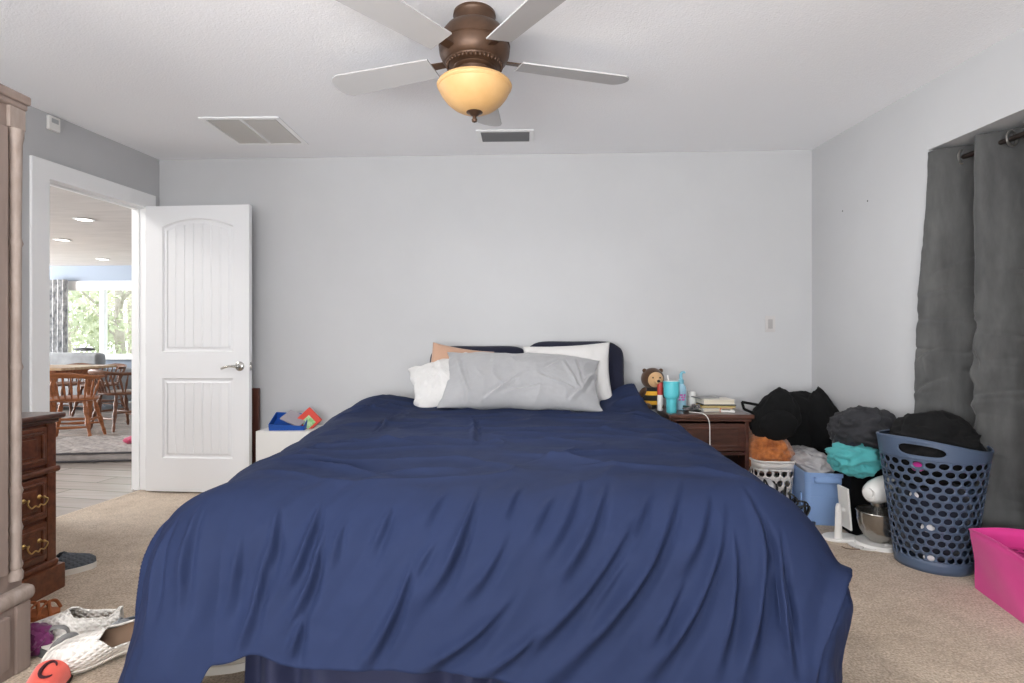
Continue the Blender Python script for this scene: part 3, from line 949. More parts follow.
# grey sandal with loop strap
p = PF(44, 650)
t = thing('sandal', 'white and grey strappy sandal between the off-white slip-on and the wardrobe', 'shoe', (p.x + .03, p.y - .0, 0), R(150), 'shoes on the carpet')
mb = MB(); mb.prism([(x * 1.15, y * 1.05) for x, y in pl], 0, .03); mb.build('sole', mat('dark_grey_sole', (92, 92, 92), .7), t)
mb = MB(); mb.prism([(x * 1.05, y * .95) for x, y in pl], .03, .036); mb.build('footbed', M_solew, t)
M_gs = mat('grey_strap', (122, 120, 118), .6)
for pts in ([(-.1, .04, .03), (-.12, .03, .07), (-.125, 0, .085), (-.12, -.03, .07), (-.1, -.04, .03)], [(-.01, .047, .03), (-.01, .035, .065), (0, 0, .078), (-.01, -.035, .065), (-.01, -.047, .03)], [(.07, .04, .03), (.065, .03, .05), (.06, 0, .06), (.065, -.03, .05), (.07, -.04, .03)]):
    mb = MB(); mb.tube(smooth(pts), .009, 8, flat=.35); mb.build('strap', M_gs, t)
# coral slide sandal with a dark script letter on its strap
p = PF(41, 672, .07)
t = thing('slide_sandal', 'coral slide sandal with a dark script letter on its strap', 'shoe', (p.x - .005, p.y + .045, 0), R(292), 'shoes on the carpet')
M_coral = cloth('coral_rubber', (238, 96, 80), .95)
mb = MB(); mb.prism([(x * 1.1, y * 1.1) for x, y in pl], 0, .032); mb.build('sole', M_black, t)
def strap(u, v, k=0.0):
    a = PI * u
    return V((.005 + .085 * v + .012 * math.sin(a), (.05 + k) * math.cos(a) * (1 - .08 * v), .022 + (.068 - .02 * v + k) * math.sin(a) ** .75))
mb = MB(); mb.grid(strap, 30, 8); mb.solid(.005); so = mb.build('strap', M_coral, t)
mb = MB(); cs = []
for i in range(19):
    q = R(40) + R(285) * i / 18
    cs.append(strap(.42 - .13 * math.cos(q) * (1 - .2 * i / 18), .5 + .36 * math.sin(q), .004))
mb.tube(cs, [.002 + .0034 * math.sin(PI * i / 18) for i in range(19)], 6)
mb.build('script_letter', mat('dark_thread', (58, 26, 34), .8), so)
p = PF(32, 668)
o = MB().ball((0, 0, .05), (.06, .05, .05), 4, lambda q: 1 + .25 * fbm(q, 2, 9)).build('cloth_bag', cloth('purple_cloth', (112, 38, 92)))
o.location = (p.x - .07, p.y + .08, 0); tag(o, 'crumpled purple cloth bag behind the coral sandal', 'bag')

# ---------------------------------------------------------------- bed
BX, BH, BF, BT = -.17, 3.86, 1.66, .655      # centre, head and foot of the flat top, its height
t = thing('bed', 'wide bed base under the navy comforter', 'bed', (BX, 2.78, 0))
mb = MB(); mb.box((0, 0, .19), (1.90, 2.02, .20), bev=.02); mb.build('box_base', cloth('navy_base', (36, 42, 76)), t)
for sx in (-1, 1):
    for sy in (-1, 1):
        mb = MB(); mb.lathe([(.022, 0), (.03, .09)], 12, (sx * .86, sy * .9, 0)); mb.build('leg', M_black, t)
o = MB(); o.box((0, 0, 0), (1.92, 2.04, .27), bev=.06, seg=4)
o = o.build('mattress', cloth('white_ticking', (222, 222, 224))); o.location = (BX, 2.79, .43)
tag(o, 'thick mattress on the bed base under the navy comforter', 'mattress')

M_navy = mat('navy_cotton', (35, 45, 74), .75, c2=(32, 41, 67), vs=1.6, bump=.12, bs=900, bdist=.0006, sheen=.0, spec=.12)
M_navy2 = mat('navy_sheet', (30, 35, 62), .65, sheen=.05, spec=.3)
W0, RR, AM = .85, .20, R(80)
def prof(d, r=RR):
    d1 = r * AM
    if d < d1:
        return r * math.sin(d / r), r * (1 - math.cos(d / r))
    return r * math.sin(AM) + (d - d1) * math.cos(AM), r * (1 - math.cos(AM)) + (d - d1) * math.sin(AM)
def LB(a):
    """length of the overhang at the foot"""
    l = .545 + .13 * sst(-.1, .75, a) + .14 * sst(-.84, -1.0, a)
    l -= .03 * math.exp(-((a + .72) / .07) ** 2)
    return l
def LA(a, y):
    return .63
def base(a, y):
    """a across the bed from its middle, y along it; both measured along the cloth"""
    da = max(abs(a) - W0, 0); db = max(BF - y, 0)
    sa = 1 if a > 0 else -1
    z = BT
    x0 = max(-W0, min(W0, a)); y0 = max(BF, y)
    o = 0; dx = dy = 0
    if da or db:
        pw = 2.1 if a < 0 else 2.8
        d = (da ** pw + db ** pw) ** (1 / pw)
        n = math.hypot(da, db)
        o, g = prof(d, RR + (.15 * da / n * sst(3.2, 2.4, y) if a < 0 else 0))
        if a > 0: o *= 1 - .52 * sst(3.25, 3.55, y)
        else: o *= 1 + .34 * sst(2.5, 3.5, y)
        if a > 0: o += .075 * da / n * math.exp(-((d - .40) / .13) ** 2) * sst(2.3, 1.8, y)
        z -= g
        dx, dy = sa * da / n, -db / n
    x = BX + (x0 + dx * o) * ((1 - .085 * sst(2.6, 1.5, y)) if a < 0 else .935 * (1 - .03 * sst(2.3, 1.5, y))); yy = y0 + dy * o
    x += .105 * sst(.35, -.95, a) * sst(3.2, 2.4, y)
    # soft swells of the filling
    f = 1 if not (da or db) else math.exp(-max(da, db) * 5)
    z += f * (.13 * math.exp(-((a - .84) / .20) ** 2 - ((y - 3.66) / .24) ** 2) + .075 * math.exp(-((a + .98) / .26) ** 2 - ((y - 3.62) / .42) ** 2)
              + .02 * math.exp(-((a - .1) / .8) ** 2 - ((y - 2.2) / .5) ** 2))
    return V((x, yy, max(z, .015)))
# folds of the comforter: from (a, y) to (a, y) along the cloth, width, height, bow
FOLDS = [
    (-0.572, 1.527, -0.635, 1.32, 0.016, 0.022, 0.02), (-0.53, 1.44, -0.628, 1.22, 0.016, 0.02, 0.02), (-0.70, 1.507, -0.74, 1.30, 0.018, 0.016, 0.015),
    (-0.572, 1.247, -0.607, 1.14, 0.014, 0.018, 0), (-0.319, 1.527, -0.382, 1.38, 0.016, 0.012, 0.01),
    (-0.221, 1.38, -0.382, 1.12, 0.017, 0.022, 0.02), (-0.144, 1.433, -0.235, 1.333, 0.016, 0.01, 0), (-0.025, 1.56, -0.179, 1.287, 0.018, 0.02, 0.025),
    (0.081, 1.44, -0.06, 1.287, 0.018, 0.016, 0.01), (0.095, 1.293, -0.214, 1.12, 0.019, 0.024, 0.02), (0.186, 1.227, -0.004, 1.113, 0.018, 0.02, 0.01),
    (0.396, 1.587, 0.228, 1.34, 0.018, 0.02, 0.02), (0.319, 1.6, 0.172, 1.387, 0.018, 0.014, 0.02), (0.46, 1.493, 0.116, 1.16, 0.02, 0.026, 0.03),
    (0.607, 1.56, 0.214, 1.107, 0.022, 0.03, 0.04), (0.698, 1.547, 0.579, 1.367, 0.018, 0.016, 0.01), (0.726, 1.487, 0.453, 1.087, 0.022, 0.028, 0.03),
    (0.53, 1.56, 0.439, 1.44, 0.016, 0.014, 0), (0.439, 1.393, 0.305, 1.247, 0.018, 0.014, 0), (0.235, 1.553, 0.151, 1.453, 0.015, 0.012, 0),
    (-0.13, 1.567, -0.2, 1.473, 0.016, 0.01, 0), (0.825, 1.54, 0.74, 1.12, 0.022, 0.034, 0.03), (0.888, 1.44, 0.916, 1.14, 0.022, 0.026, -0.01),
    (0.747, 1.447, 0.663, 1.113, 0.02, 0.022, 0.02), (0.839, 1.5, 0.853, 1.307, 0.018, 0.016, 0), (1.232, 1.713, 1.063, 1.16, 0.02, 0.02, 0),
    (-0.719, 1.373, -0.775, 1.153, 0.016, 0.016, 0.01), (-0.467, 1.48, -0.488, 1.38, 0.014, 0.01, 0),
    (0.123, 1.593, 0.067, 1.487, 0.014, 0.01, 0), (0.586, 1.327, 0.488, 1.18, 0.018, 0.018, 0), (-0.888, 1.887, -0.396, 1.687, 0.022, 0.012, 0.02),
    (-0.418, 1.733, -0.046, 1.767, 0.022, 0.01, 0), (-0.775, 2.287, -0.277, 2.12, 0.02, 0.01, 0.01), (-0.235, 2.087, 0.263, 2.26, 0.02, 0.009, -0.01),
    (0.193, 1.873, 0.691, 2.073, 0.022, 0.011, 0.02), (-0.193, 3.007, -0.116, 2.127, 0.016, 0.01, 0), (0.418, 2.653, 0.796, 2.333, 0.018, 0.01, 0.01),
    (-0.937, 2.993, -0.733, 3.393, 0.016, 0.012, 0), (-0.656, 2.5, -0.607, 3.187, 0.014, 0.012, 0), (0.712, 2.987, 0.951, 2.753, 0.016, 0.01, 0),
    (0.635, 3.18, 0.951, 2.953, 0.014, 0.01, 0), (0.039, 1.967, 0.404, 1.833, 0.02, 0.009, 0), (-0.839, 2.033, -0.684, 2.273, 0.018, 0.01, 0),
    (0.368, 1.78, 0.782, 1.72, 0.02, 0.01, 0.01),
    (-0.96, 1.52, -1.02, 1.25, 0.020, 0.013, 0.01), (-1.06, 1.50, -1.20, 1.26, 0.022, 0.013, 0.01), (-1.16, 1.62, -1.36, 1.42, 0.022, 0.012, 0.01),
    (-0.80, 1.44, -0.84, 1.20, 0.018, 0.010, 0.01),
]

NA, NY = 400, 400
def comforter():
    la = .63
    A = [-(W0 + la) + 2 * (W0 + la) * i / (NA - 1) for i in range(NA)]
    grid = []
    pts = []
    for j in range(NY):
        v = j / (NY - 1)
        for i in range(NA):
            a = A[i]
            lb = LB(a)
            tot = (BH - BF) + lb
            y = BH - tot * v
            pts.append((a, y, base(a, y)))
    def P_(i, j): return pts[max(0, min(NY - 1, j)) * NA + max(0, min(NA - 1, i))][2]
    out = []
    for j in range(NY):
        for i in range(NA):
            a, y, p = pts[j * NA + i]
            n = (P_(i + 1, j) - P_(i - 1, j)).cross(P_(i, j - 1) - P_(i, j + 1))
            n = n.normalized() if n.length > 1e-12 else V((0, 0, 1))
            top = 1 if abs(a) < W0 and y > BF else 0
            ft = sst(BF + .1, BF - .15, y)
            sd = sst(W0 - .05, W0 + .15, abs(a))
            h = .012 * fbm((a * .9, y * 1.6, 0), 1.5, 2) + .0025 * fbm((a * 1.2, y * 2.2, 0), 4, 7)
            # slanting drag wrinkles down the foot
            al, pe = .64 * a + .77 * y, .77 * a - .64 * y
            h += ft * (1 - .75 * sst(.72, .9, abs(a))) * (.010 * (1 - 2.2 * abs(noise.noise(V((al * 1.5, pe * 6, 1))))) + .007 * noise.noise(V((al * 2.4, pe * 13, 5))) + .0035 * noise.noise(V((al * 4, pe * 27, 8))))
            rg = ridge((a * 1.0, y * 2.6, .3), 2.1, 4.2)
            h += (1 - ft) * (1 - sd) * .017 * max(0, rg) ** 3
            # hanging pleats on the two sides
            h += sd * (1 - ft * .5) * .016 * math.sin(y * 15 + 2.5 * noise.noise(V((y * 2, a, 0))) + a * 3) * sst(W0, W0 + .3, abs(a))
            for (x0, y0, x1, y1, w_, am, cv) in FOLDS:
                ex, ey = x1 - x0, y1 - y0
                L2 = ex * ex + ey * ey
                tt = ((a - x0) * ex + (y - y0) * ey) / L2
                if -.2 < tt < 1.2:
                    L = math.sqrt(L2)
                    s_ = ((a - x0) * -ey + (y - y0) * ex) / L - cv * 4 * tt * (1 - tt)
                    if abs(s_) < 5 * w_:
                        env = sst(-.2, .45, tt) * sst(1.2, .55, tt)
                        q = s_ / (w_ * (.45 + .75 * tt))
                        h += (1.7 if y0 > 1.65 else 1.05) * am * env * (math.exp(-abs(q) ** 1.5) - .8 * math.exp(-((q - 1.7) / 1.0) ** 2))
            out.append(p + n * h)
    for p in out: p.z = max(p.z, .012)
    return out
cv = comforter()
mb = MB()
fs = [(j * NA + i, j * NA + i + 1, (j + 1) * NA + i + 1, (j + 1) * NA + i) for j in range(NY - 1) for i in range(NA - 1)]
mb.add(cv, fs)
com = mb.build('comforter', M_navy, None, ang=180)
sm = com.modifiers.new('thick', 'SOLIDIFY'); sm.thickness = .022; sm.offset = -1
tag(com, 'rumpled navy blue comforter spread over the bed and hanging to its foot', 'comforter')
# the navy sheet that hangs below the comforter hem at the foot
mb = MB()
def sheet(u, v):
    x = BX - .66 + 1.56 * u
    z = .40 - .385 * v
    return V((x, BF - .085 - .03 * v + (.012 + .016 * v) * math.sin(u * 62 + 2.4 * math.sin(u * 13)) + .012 * math.sin(u * 23), z))
mb.grid(sheet, 260, 26); mb.solid(.004)
o = mb.build('bed_sheet', M_navy2); tag(o, 'dark navy sheet hanging in pleats below the comforter hem at the foot', 'bedsheet')

# ---------------------------------------------------------------- pillows
def pillow(label, m, w_, h_, t_, loc, rot, seed=1, wr=.012, sub=70, lump=.06, rag=0.0, group='pillows on the bed', name='pillow', sq=2.6, fuzzy=0, rnd=0.0, folds=(), droop=0.0):
    mb = MB()
    def f(side):
        def g(u, v):
            a, b = u * 2 - 1, v * 2 - 1
            x = w_ / 2 * a * (1 - .07 * (1 - b * b) - rnd * (a * b) ** 4) + rag * noise.noise(V((b * 3, seed, a))) * abs(a) ** 4
            y = h_ / 2 * b * (1 - .07 * (1 - a * a) - rnd * (a * b) ** 4) + rag * noise.noise(V((a * 3, seed + 5, b))) * abs(b) ** 4
            k = max(0, (1 - abs(a) ** sq)) ** .6 * max(0, (1 - abs(b) ** sq)) ** .6
            z = t_ / 2 * k * (1 + lump * 3 * noise.noise(V((a * 1.3, b * 1.3, seed * 3.1))))
            if droop: y -= droop * sst(.45, 1, a) * max(0, b)
            for (a0, b0, a1, b1, fw_, am) in folds:
                ex, ey = (a1 - a0) * w_ / 2, (b1 - b0) * h_ / 2
                px_, py_ = (a - a0) * w_ / 2, (b - b0) * h_ / 2
                L2 = ex * ex + ey * ey
                tt = (px_ * ex + py_ * ey) / L2
                if -.2 < tt < 1.2:
                    s_ = (py_ * ex - px_ * ey) / math.sqrt(L2) / fw_
                    z += am * sst(-.2, .4, tt) * sst(1.2, .6, tt) * (math.exp(-abs(s_) ** 1.5) - .8 * math.exp(-((s_ - 1.8) / 1.0) ** 2)) * min(1, k * 3)
            q = V((x * 5, y * 5, seed))
            z += wr * k ** .4 * (max(0, ridge((x + .3 * y, y * .6 - .4 * x, seed), 6, seed)) ** 2 * 1.0 + .6 * fbm((x, y, seed), 7, seed)) if wr else 0
            if fuzzy: z += fuzzy * noise.noise(V((x * 90, y * 90, side)))
            return V((x, y, side * z))
        return g
    mb.grid(f(1), sub, sub); mb.grid(f(-1), sub, sub)
    o = mb.build(name, m, None, ang=180, weld=True)
    o.location = loc; o.rotation_euler = rot
    tag(o, label, 'pillow', group)
    return o
M_pg = cloth('grey_pillowcase', (156, 156, 158), .96, bs=700)
M_pw = cloth('white_pillowcase', (206, 204, 202), .97, bs=700)
M_pt = cloth('tan_pillowcase', (186, 148, 124), .94, bs=400)
M_pn = cloth('navy_fleece', (18, 21, 44), .8, bs=220, bump=.8, sheen=.1)
p = P(482, 388, 3.84)
pillow('dark navy pillow leaning on the wall at the left, behind the tan pillow', M_pn, .74, .46, .15, (p.x - .02, 3.83, .83), (R(76), 0, 0), 4, .008, rnd=.2)
p = P(574, 385, 3.82)
pillow('dark navy fleece pillow leaning on the wall at the right, behind the white one', M_pn, .72, .50, .17, (p.x, 3.83, .845), (R(76), 0, R(-2)), 8, .004, fuzzy=.003, rnd=.22)
p = P(456, 378, 3.74)
pillow('small tan pillow with one corner up, left of the grey pillow', M_pt, .42, .40, .13, (p.x + .02, 3.70, .85), (R(68), R(9), R(4)), 3, .004)
p = P(570, 378, 3.70)
pillow('off-white pillow standing at the right, behind the big grey pillow', M_pw, .58, .42, .15, (p.x - .02, 3.68, .855), (R(70), R(-3), R(-4)), 6, .006)
p = P(438, 388, 3.52)
pillow('crumpled white pillow at the left end of the big grey pillow', M_pw, .40, .38, .13, (p.x + .015, 3.57, .80), (R(52), R(-16), R(6)), 11, .028, rag=.035, lump=.10, sub=100)
p = P(521, 384, 3.50)
pillow('big grey pillow lying across the front of the pillows', M_pg, 1.0, .46, .2, (p.x, 3.51, .825), (R(46), R(1), R(-1)), 14, .012, sub=150, rag=.02, lump=.05, droop=.05,
       folds=((-.44, -.92, .0, -.2, .013, .016), (.27, -.2, .71, -.56, .012, .014), (.54, .5, .76, -.47, .012, .018), (.70, .65, .80, -.38, .011, .016), (.98, .3, .80, -.47, .012, .016),
              (.35, .1, .5, .42, .012, .010), (-.2, -.75, .3, -.5, .012, .010), (-.88, .6, -.7, -.7, .014, .014), (-.6, -.95, -.75, -.2, .013, .012), (.6, -.9, .78, -.5, .012, .015), (.1, .9, -.3, .2, .03, .008)))

# ---------------------------------------------------------------- curtain in the right recess
M_curt = mat('charcoal_linen', (88, 88, 87), .8, c2=(66, 66, 66), vs=4, stretch=(3, 3, .8), bump=.5, bs=300, bdist=.002, sheen=.15)
def FRp(s, n, z): return FR @ V((s, n, z))
t = thing('curtain', 'charcoal grommet curtain hanging in the recess of the right wall', 'curtain', (0, 0, 0))
ZT = 2.032
def cplan(q):
    """curtain in plan: q metres along the rod from the far edge"""
    n = .095 + .060 * math.sin(2 * PI * (q - .09) / .235 + .5 * math.sin(q * 7))
    return n
CREASE = [(.02, 1.30, .19, 1.36, .011), (0, 1.17, .22, 1.18, .009), (.01, .97, .08, 1.03, .012), (.0, .78, .09, .88, .012), (.05, 1.40, .16, 1.52, .010), (.30, 1.40, .48, 1.36, .010),
          (.25, .80, .36, .84, .012), (.34, 1.05, .33, .78, .010), (.04, .98, .06, .86, .009), (.28, 1.10, .5, 1.04, .012), (.12, 1.0, .20, 1.12, .010), (.4, .95, .5, .86, .010),
          (.1, .9, .22, .95, .010), (.14, 1.62, .2, 1.66, .008), (.36, 1.6, .46, 1.64, .008), (.22, 1.02, .27, .85, .009)]
def curt(u, v):
    q = 1.75 * u
    z = ZT + .02 - (ZT - .01) * v
    e = sst(.16, 0, q)
    n = cplan(q) * (1 - e) + e * (-.005 - .035 * sst(0, .5, v))
    amp = 1 + .25 * v
    n = .095 + (n - .095) * amp
    n += .03 * sst(.25, .6, q) * sst(.2, 1, v)
    k = noise.noise(V((q * 9, z * 7, 2)))
    n += .014 * sst(0, .08, q) * sst(.2, .6, v) * (1 - abs(k) * 2.4) + .008 * fbm((q, z, 0), 5, 3)
    n += -.012 * math.exp(-((z - 1.03 - .3 * (q - .2)) / .035) ** 2) * sst(.02, .1, q) * (.5 + noise.noise(V((q * 8, 3, 1))))
    n += -.010 * math.exp(-((z - .84 - .5 * (q - .1)) / .03) ** 2) * (.6 + noise.noise(V((q * 9, 7, 1))))
    n -= .016 * max(0, ridge((q * 2.2, z * 2.6, 1.0), 1.5, 3.1)) ** 4 * sst(.25, .45, v) * sst(.05, .12, q)
    n += .010 * max(0, ridge((q * 1.2, z * 3.6, 4.0), 2.2, 9.1)) ** 5 * sst(.3, .5, v)
    for (a0, b0, a1, b1, am) in CREASE:
        ex, ey = a1 - a0, b1 - b0
        L2 = ex * ex + ey * ey
        tt = ((q - a0) * ex + (z - b0) * ey) / L2
        if -.2 < tt < 1.2:
            sd_ = ((z - b0) * ex - (q - a0) * ey) / math.sqrt(L2) / .011
            if abs(sd_) < 5: n += 1.5 * am * sst(0, .05, q) * sst(-.2, .3, tt) * sst(1.2, .7, tt) * (.9 * math.exp(-((sd_ - 1.4) / .9) ** 2) - math.exp(-abs(sd_) ** 1.4))
    s = T0 + .004 + q - .018 * sst(0, .5, v) * sst(.2, 0, q)
    return FRp(s, n, z)
mb = MB(); mb.grid(curt, 420, 260)
o = mb.build('panel', M_curt, t, ang=180)
sm = o.modifiers.new('thick', 'SOLIDIFY'); sm.thickness = .003
M_rod = mat('dark_rod', (58, 50, 46), .3, metal=.6)
t2 = thing('curtain_rod', 'dark round rod carrying the charcoal curtain in the recess', 'curtain rod', (0, 0, 0))
mb = MB(); mb.tube([FRp(T0 + .0, .095, ZT - .035), FRp(T0 + 1.9, .095, ZT - .035)], .0125, 14); mb.build('pole', M_rod, t2)
mb = MB(); mb.lathe([(.024, 0), (.024, .006), (.017, .012), (.017, .03)], 20, FRp(T0 + .001, .095, ZT - .035), m=Matrix.Rotation(R(90), 4, 'X')); mb.build('bracket', M_rod, t2)
M_ring = mat('nickel_grommet', (178, 176, 172), .28, metal=.9)
for i in range(6):
    q = .10 + .26 * i
    if q > 1.7: break
    n = .095
    c = FRp(T0 + .004 + q, n, ZT - .035)
    mb = MB()
    ring = []
    for k in range(28):
        a = 2 * PI * k / 28
        ring.append(FRp(T0 + .004 + q + .010 * math.cos(a), n - .033 * math.cos(a) * 1.0, ZT - .035 + .034 * math.sin(a)))
    mb.tube(ring, .0052, 8, closed=True)
    mb.build('grommet', M_ring, t)

# ---------------------------------------------------------------- nightstand
def wpt(px, py, zc): return P(px, py, zc)
NX0, NX1, NY0, NY1 = .86, 1.335, 3.60, 4.0
t = thing('nightstand', 'dark cherry nightstand with one drawer at the right of the bed', 'nightstand', ((NX0 + NX1) / 2, NY0, 0))
nw = NX1 - NX0
mb = MB(); mb.box((0, .2, .595), (nw + .06, .44, .03), bev=.01, seg=3); mb.box((0, .2, .572), (nw + .03, .41, .018), bev=.007, seg=3); mb.build('top', M_wood_top, t)
for sx in (-1, 1):
    mb = MB(); mb.box((sx * (nw / 2 - .0125), .2, .283), (.025, .40, .565), bev=.003); mb.build('side_panel', M_night, t)
mb = MB(); mb.box((0, .39, .283), (nw - .05, .012, .565)); mb.build('back_panel', M_night, t)
mb = MB(); mb.box((0, .2, .06), (nw - .05, .39, .03)); mb.box((0, .2, .36), (nw - .05, .39, .018)); mb.build('shelf', M_night, t)
mb = MB()
mb.box((0, -.004, .465), (nw - .06, .02, .175), bev=.004)
k_ = .05
poly_o = (nw - .1, .125)
for zz, hh in ((.465 + .055, .02), (.465 - .055, .02)):
    mb.box((0, -.012, zz), (nw - .12, .012, .016), bev=.005)
for sx in (-1, 1):
    mb.box((sx * (nw / 2 - .068), -.012, .465), (.016, .012, .126), bev=.005)
dr = mb.build('drawer', M_night, t)

ZN = .611
# plush bear in a striped suit
p = P(654, 384, 3.80)
t = thing('plush_bear', 'small brown plush bear in a black and yellow suit behind the tumbler', 'toy', (p.x - .01, p.y, ZN))
t.scale = (1.1, 1.1, 1.12)
M_brown = cloth('brown_plush', (82, 56, 36), .8, bs=160, bump=.8)
M_tanp = cloth('tan_plush', (214, 172, 124), .9, bs=160, bump=.6)
M_yel = cloth('yellow_plush', (236, 178, 56), .9, bs=160, bump=.6)
M_blkp = cloth('black_plush', (26, 24, 24), .9, bs=160, bump=.6)
mb = MB(); mb.ball((0, 0, .075), (.062, .055, .078), 4); mb.build('body', M_blkp, t)
mb = MB()
def band(z0, z1):
    mb.grid(lambda u, v: V((.0635 * math.cos(2 * PI * u) * (1 - ((z0 + (z1 - z0) * v - .075) / .08) ** 2) ** .5, .0565 * math.sin(2 * PI * u) * (1 - ((z0 + (z1 - z0) * v - .075) / .08) ** 2) ** .5, z0 + (z1 - z0) * v)), 36, 6, wrap=True)
band(.088, .112); band(.03, .055)
mb.build('stripe', M_yel, t)
mb = MB(); mb.ball((0, 0, .185), (.07, .062, .066), 4); hd = mb.build('hood', M_brown, t)
mb = MB(); mb.ball((.008, -.038, .182), (.05, .034, .047), 4); fcx = mb.build('face', M_tanp, t)
mb = MB(); mb.ball((.016, -.072, .172), (.022, .018, .017), 3); mb.build('muzzle', M_tanp, fcx)
mb = MB(); mb.ball((.018, -.089, .176), (.010, .006, .008), 3); mb.build('nose', M_black, fcx)
mb = MB()
for sx in (-1, 1): mb.ball((.010 + sx * .021, -.069, .195), (.005, .004, .005), 2)
mb.build('eyes', M_black, fcx)
for sx in (-1, 1):
    mb = MB(); mb.ball((sx * .05, -.005, .234), (.014, .010, .013), 3); mb.build('ear', M_brown, t)
    mb = MB(); mb.ball((sx * .066, -.02, .1), (.02, .022, .042), 3, rot=(.4, sx * -.5, 0)); mb.build('arm', M_brown, t)
    mb = MB(); mb.ball((sx * .038, -.045, .02), (.024, .04, .02), 3); mb.build('leg', M_brown, t)
# red tube
p = P(660, 384, 3.72)
t = thing('lotion_tube', 'slim red and white tube standing between the plush bear and the tumbler', 'bottle', (p.x, p.y, ZN))
mb = MB(); mb.lathe([(.017, 0), (.018, .01), (.018, .11)], 20); mb.build('tube_body', M_white, t)
mb = MB(); mb.lathe([(.0185, .105), (.0185, .185), (.012, .19), (.0, .191)], 20); mb.build('cap', mat('red_cap', (176, 62, 56), .4), t)
# tumbler
p = P(669.5, 400, 3.62)
t = thing('tumbler', 'turquoise insulated tumbler at the left front of the nightstand', 'tumbler', (p.x + .012, p.y, ZN))
mb = MB(); mb.lathe([(.030, 0), (.032, .004), (.034, .085), (.036, .09), (.046, .1), (.049, .115), (.051, .2), (.049, .203), (.046, .2), (.044, .12), (.0, .11)], 36)
mb.build('cup', mat('turquoise_enamel', (92, 192, 202), .35), t)
mb = MB(); mb.lathe([(.0475, .196), (.0475, .204), (.03, .207), (.0, .206)], 28); mb.build('lid', mat('clear_lid', (206, 214, 214), .2), t)
mb = MB(); mb.tube([(-.015, .01, .2), (-.022, .012, .24)], .004, 8); mb.build('straw', M_white, t)
# water bottle
p = P(681, 385, 3.78)
t = thing('squeeze_bottle', 'pale blue bottle with a pink print and hooked spout behind the turquoise tumbler', 'bottle', (p.x, p.y, ZN))
M_pb = mat('pale_blue_plastic', (160, 204, 224), .3)
mb = MB(); mb.lathe([(.030, 0), (.034, .006), (.035, .13), (.032, .155), (.02, .172), (.014, .178)], 28); mb.build('bottle_body', M_pb, t)
mb = MB(); mb.lathe([(.018, .172), (.018, .2), (.01, .206)], 20); mb.tube([(0, 0, .2), (-.002, 0, .232), (.005, -.004, .25), (.018, -.008, .254), (.026, -.01, .246)], [.012, .011, .01, .008, .005], 10)
mb.build('spout', mat('blue_spout', (126, 186, 204), .3), t)
mb = MB()
for i in range(7):
    a = R(-90 - 30 + 10 * i)
    for z in (.07, .085, .1):
        if (i * 3 + int(z * 200)) % 4: mb.ball((.0352 * math.cos(a), .0352 * math.sin(a), z), (.004, .004, .007), 2)
mb.build('print', mat('pink_print', (216, 116, 186), .5), t)
# little white jar behind the books
p = P(692, 390, 3.84)
t = thing('pill_bottle', 'small white capped bottle behind the books', 'bottle', (p.x, p.y, ZN))
mb = MB(); mb.lathe([(.024, 0), (.026, .004), (.026, .075), (.02, .085)], 24); mb.build('bottle_body', M_white, t)
mb = MB(); mb.lathe([(.024, .085), (.024, .112), (.02, .115), (0, .115)], 24); mb.build('cap', M_white, t)
# books
M_pages = mat('book_pages', (226, 218, 200), .8, c2=(206, 196, 176), vs=3, stretch=(1, 1, 120))
def book(label, loc, rz, w_, d_, h_, mc, tilt=(0, 0), name='book'):
    t = thing(name, label, 'book', loc, rz, 'books on the nightstand', (tilt[0], tilt[1], rz))
    mb = MB(); mb.box((0, 0, h_ / 2), (w_ - .008, d_ - .008, h_ - .006)); mb.build('pages', M_pages, t)
    mb = MB()
    mb.box((0, 0, .0015), (w_, d_, .003), bev=.001); mb.box((0, 0, h_ - .0015), (w_, d_, .003), bev=.001); mb.box((-w_ / 2 + .0015, 0, h_ / 2), (.003, d_, h_), bev=.001)
    mb.build('cover', mc, t)
    return t
p = P(711, 398, 3.74)
bx, by = p.x, p.y
book('white paperback at the bottom left of the book stack', (bx - .035, by, ZN), R(14), .13, .17, .022, mat('white_cover', (222, 220, 216), .5))
book('orange paperback at the bottom right of the book stack', (bx + .075, by + .01, ZN), R(4), .085, .16, .024, mat('orange_cover', (220, 106, 40), .5))
book('dark green notebook leaning on the left of the book stack', (bx - .125, by + .005, ZN + .005), R(30), .12, .17, .014, mat('green_cover', (52, 86, 74), .5), tilt=(0, R(14)))
book('thin black notebook with yellow edge in the middle of the book stack', (bx + .03, by, ZN + .0255), R(-5), .22, .16, .011, mat('yellow_black_cover', (196, 166, 40), .5))
book('black hardcover under the thick white book', (bx + .035, by, ZN + .0375), R(-3), .215, .155, .008, M_black)
book('thick white book on top of the book stack', (bx + .03, by + .005, ZN + .0465), R(3), .205, .15, .032, mat('cream_cover', (232, 226, 214), .5))
book('slim grey booklet lying on the thick white book', (bx - .03, by + .03, ZN + .0795), R(12), .14, .12, .008, mat('grey_cover', (150, 150, 150), .5))
